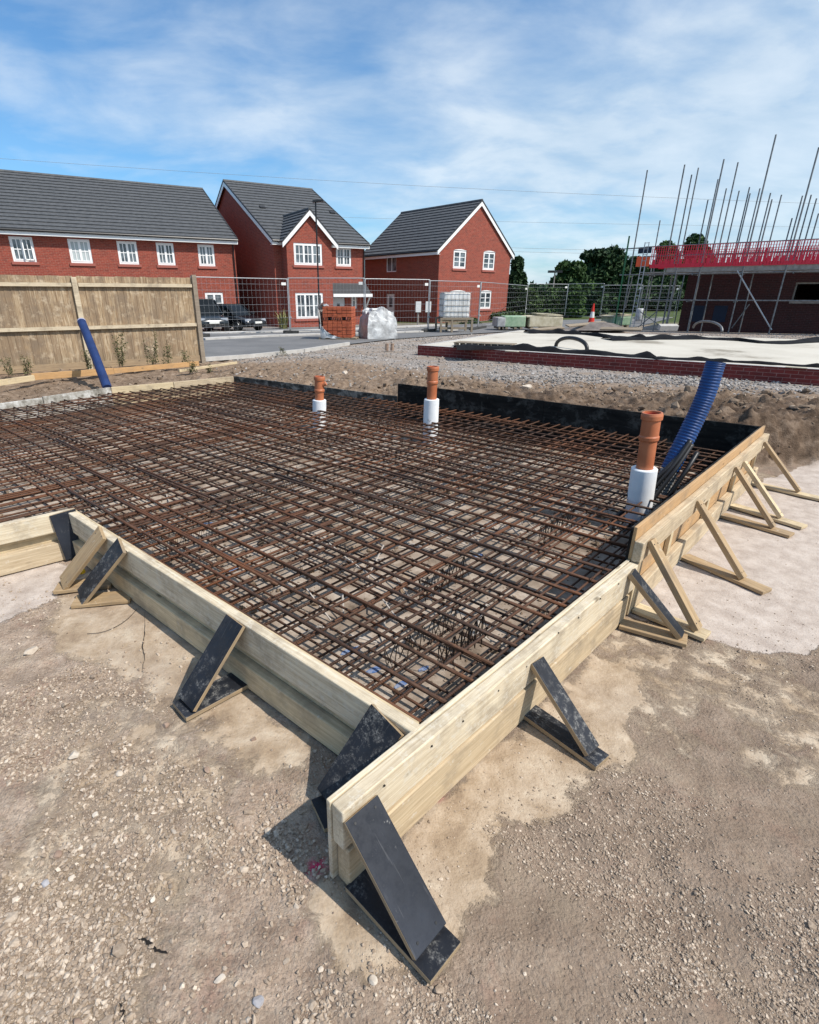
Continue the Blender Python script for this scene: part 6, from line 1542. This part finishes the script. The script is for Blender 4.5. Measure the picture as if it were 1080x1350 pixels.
# ------------------------------------------------------------------ trees
def tree(px0, px1, ptop, pbase, Y, lab, mt, n=5200, leaf=.20, seed=1, cat_='tree', trunk=True, name='tree', group='trees beyond the site', lobes=13):
    random.seed(seed); rg = np.random.default_rng(seed)
    a, b = DY(px0-3, pbase, Y), DY(px1+3, pbase, Y); top = DY((px0+px1)/2, ptop, Y).z; cx = (a.x+b.x)/2; w = (b.x-a.x)/2; z0 = -.2; hh = top-z0
    e = thing(name, lab, cat_, (cx, Y, z0), 0, group)
    L = []
    for k in range(lobes):
        an = rg.uniform(0, 6.28); t = rg.uniform(.10 if trunk else .05, .90); rr = w*(1-.55*abs(t-.45)*1.6)*rg.uniform(.25, .72)
        L.append((cx+math.cos(an)*rr, Y+math.sin(an)*rr*.8, z0+hh*t, w*rg.uniform(.26, .44), hh*rg.uniform(.09, .15)))
    L.append((cx, Y, z0+hh*.50, w*.72, hh*.34)); L.append((cx, Y, z0+hh*.2, w*.85, hh*.2)); L.append((cx+rg.uniform(-.2,.2)*w, Y, z0+hh*.86, w*.34, hh*.13))
    if trunk:
        m = MB(); m.tube([(cx, Y, z0-.2), (cx+.1, Y, z0+hh*.3), (cx, Y, z0+hh*.7)], [hh*.028, hh*.02, hh*.008], 8)
        for l in L[:7]: m.tube([(cx, Y, z0+hh*.28), ((cx+l[0])/2, (Y+l[1])/2, (z0+hh*.3+l[2])/2), l[:3]], [hh*.011, hh*.007, hh*.003], 5)
        m.build('trunk', M['bark'], e)
    n = int(n*2.4); per = [max(1, int(n*(l[3]*l[3]*l[4])/sum(q_[3]*q_[3]*q_[4] for q_ in L))) for l in L]; V = []; T = []
    for l, c in zip(L, per):
        c = int(c*.7+n/len(L)*.3)
        d = rg.normal(size=(c, 3)); d /= np.linalg.norm(d, axis=1)[:, None]; rad = rg.uniform(.55, 1.08, (c, 1))**.6
        p = d*rad*np.array([l[3], l[3], l[4]])+np.array(l[:3]); tn = rg.uniform(0, 1)*.6
        u = rg.normal(size=(c, 3)); u /= np.linalg.norm(u, axis=1)[:, None]; v = np.cross(u, rg.normal(size=(c, 3))); v /= np.linalg.norm(v, axis=1)[:, None]
        s = leaf*rg.uniform(.5, 1.3, (c, 1)); q_ = np.stack([p-u*s, p+v*s*.55, p+u*s, p-v*s*.55], 1); V.append(q_.reshape(-1, 3)); T.append(np.repeat(np.clip(tn+rg.uniform(-.2, .5, c), 0, 1), 4))
    V = np.concatenate(V); T = np.concatenate(T); f = np.arange(len(V)).reshape(-1, 4)
    o = np_mesh('crown', V-np.array([cx, Y, z0]), f, M[mt]); at = o.data.attributes.new('tone', 'FLOAT', 'POINT'); at.data.foreach_set('value', T.astype(np.float32))
    o.parent = e; MW[o] = MW[e]
tree(664, 688, 337, 420, 48, 'narrow dark conifer showing behind the right edge of the gable house', 'leaf_dk', 3000, .18, 2)
tree(742, 828, 327, 416, 62, 'big dense dark green tree, tallest of the group left of the scaffold', 'leaf_dk', 9000, .26, 3, lobes=20)
tree(722, 776, 344, 416, 58, 'rounded mid green tree at the left flank of the big dark tree', 'leaf', 5000, .24, 4)
tree(800, 850, 338, 416, 60, 'dark tree just left of the scaffold corner behind the big tree', 'leaf_dk', 5500, .24, 5)
tree(845, 885, 317, 416, 75, 'tree crown showing above the left end of the red brick guards', 'leaf', 4500, .26, 6)
tree(878, 932, 313, 416, 78, 'wider tree crown showing above the red brick guards further right', 'leaf', 5500, .28, 7)
tree(684, 714, 381, 420, 46, 'low leafy shrub left of the distant mast', 'leaf_lt', 2800, .16, 8, 'shrub', False, 'shrub')
tree(706, 744, 378, 420, 47, 'bushy shrub under the distant mast', 'leaf', 3200, .16, 9, 'shrub', False, 'shrub')
tree(738, 770, 374, 420, 46, 'bushy shrub left of the traffic cone beyond the fence', 'leaf', 3200, .16, 10, 'shrub', False, 'shrub')
tree(764, 800, 384, 420, 50, 'low dark shrub straight behind the traffic cone', 'leaf_dk', 2600, .16, 12, 'shrub', False, 'shrub')
tree(820, 900, 366, 420, 66, 'broad dark tree seen through the left end of the scaffold', 'leaf_dk', 6000, .24, 13)
tree(636, 690, 410, 424, 41, 'low green shrubs planted in front of the gable wall', 'leaf_lt', 1500, .10, 14, 'shrub', False, 'shrub')
tree(606, 634, 419, 428, 36, 'small green bush at the foot of the gable wall', 'leaf_lt', 700, .08, 15, 'shrub', False, 'shrub')
random.seed(99)
tree(752, 858, 337, 418, 72, 'wide dark tree behind the others, filling the gap up to the scaffold corner', 'leaf_dk', 6500, .30, 21, lobes=18)
# far tree line as one mass
def treeline():
    rg = np.random.default_rng(5); n = 26000; th = rg.uniform(-1.25, 1.25, n); rr = rg.uniform(120, 160, n); x = np.sin(th)*rr; y = np.cos(th)*rr
    hgt = 1.6+2.4*fbm(th*9+4, th*0+.5, 4, 2); z = rg.uniform(0, 1, n)**.8*hgt; p = np.stack([x, y, z], 1)
    u = rg.normal(size=(n, 3)); u /= np.linalg.norm(u, axis=1)[:, None]; v = np.cross(u, rg.normal(size=(n, 3))); v /= np.linalg.norm(v, axis=1)[:, None]; s = rg.uniform(.5, 1.2, (n, 1))
    q_ = np.stack([p-u*s, p+v*s*.6, p+u*s, p-v*s*.6], 1).reshape(-1, 3); o = np_mesh('distant_woodland', q_, np.arange(len(q_)).reshape(-1, 4), M['leaf_dk'])
    at = o.data.attributes.new('tone', 'FLOAT', 'POINT'); at.data.foreach_set('value', np.repeat(rg.uniform(0, 1, n), 4).astype(np.float32)); tag(o, 'dark line of distant trees along the horizon behind the houses', 'woodland', kind='stuff')
treeline()

# ------------------------------------------------------------------ sky, sun, camera
sun_dir = Vector((.54, -.32, .78)).normalized()
el = math.asin(sun_dir.z); 
w = bpy.data.worlds.new('World'); bpy.context.scene.world = w; w.use_nodes = True; nt = w.node_tree
class WN(N):
    def __init__(s, nt): s.t = nt
n = WN(nt); bg = nt.nodes['Background']
sky = n.n('ShaderNodeTexSky', sky_type='NISHITA', sun_disc=False); sky.sun_elevation = el; sky.sun_rotation = math.atan2(sun_dir.x, sun_dir.y); sky.air_density = 1.0; sky.dust_density = .6; sky.ozone_density = 1.6
tc = n.n('ShaderNodeTexCoord').outputs['Generated']; s = n.n('ShaderNodeSeparateXYZ', {0: tc})
den = n.math('ADD', n.math('MAXIMUM', s.outputs[2], 0.0), .24)
ux = n.math('DIVIDE', s.outputs[0], den); uy = n.math('DIVIDE', s.outputs[1], den); P = n.n('ShaderNodeCombineXYZ', {0: ux, 1: uy, 2: 0.0}).outputs[0]
mp = n.n('ShaderNodeMapping', {'Vector': P, 'Rotation': (0,0,R(-28)), 'Scale': (.75, 1.0, 1), 'Location': (3.3, 1.2, 0)}).outputs[0]
a = n.noise(mp, .75, 9, .60, .4); b = n.noise(mp, 3.4, 7, .55, .25)
big = n.noise(n.n('ShaderNodeMapping', {'Vector': P, 'Location': (1.0, 4.0, 0)}).outputs[0], .33, 3, .5)
xb = n.math('MULTIPLY', ux, .11)
f = n.math('ADD', n.math('ADD', n.math('MULTIPLY', a, .52), n.math('MULTIPLY', b, .33)), n.math('ADD', n.math('MULTIPLY', big, .25), xb))
cl = n.ramp(f, [(.45, g3(.04)), (.54, g3(.36)), (.66, g3(.76))])
col = n.mix(n.ramp(b, [(.35, g3(0)), (.65, g3(1))]), (5.2, 6.5, 7.7), (7.7, 8.5, 9.1))
skyc = n.mix(1.0, sky.outputs[0], (.72,1.16,1.45), 'MULTIPLY')
final = n.mix(cl, skyc, col)
nt.links.new(final, bg.inputs['Color']); bg.inputs['Strength'].default_value = .112
sl_ = bpy.data.lights.new('sun', 'SUN'); sl_.energy = 5.0; sl_.angle = R(.53); sl_.color = (1, .935, .85); so = bpy.data.objects.new('sun', sl_); C.objects.link(so)
so.rotation_euler = (-sun_dir).to_track_quat('-Z', 'Y').to_euler(); so.location = (6, -4, 12)
cd = bpy.data.cameras.new('camera'); cam = bpy.data.objects.new('camera', cd); C.objects.link(cam); cam.location = (0, 0, H)
cam.rotation_euler = (math.pi/2-PT, 0, 0); cd.sensor_fit = 'HORIZONTAL'; cd.sensor_width = 36; cd.lens = 36*F/1080; cd.shift_x = (540-CX)/1080; cd.clip_start = .05; cd.clip_end = 4000
S = bpy.context.scene; S.camera = cam
S.view_settings.view_transform = 'Standard'; S.view_settings.look = 'None'; S.view_settings.exposure = 0.0; S.view_settings.gamma = 1
S.cycles.max_bounces = 6
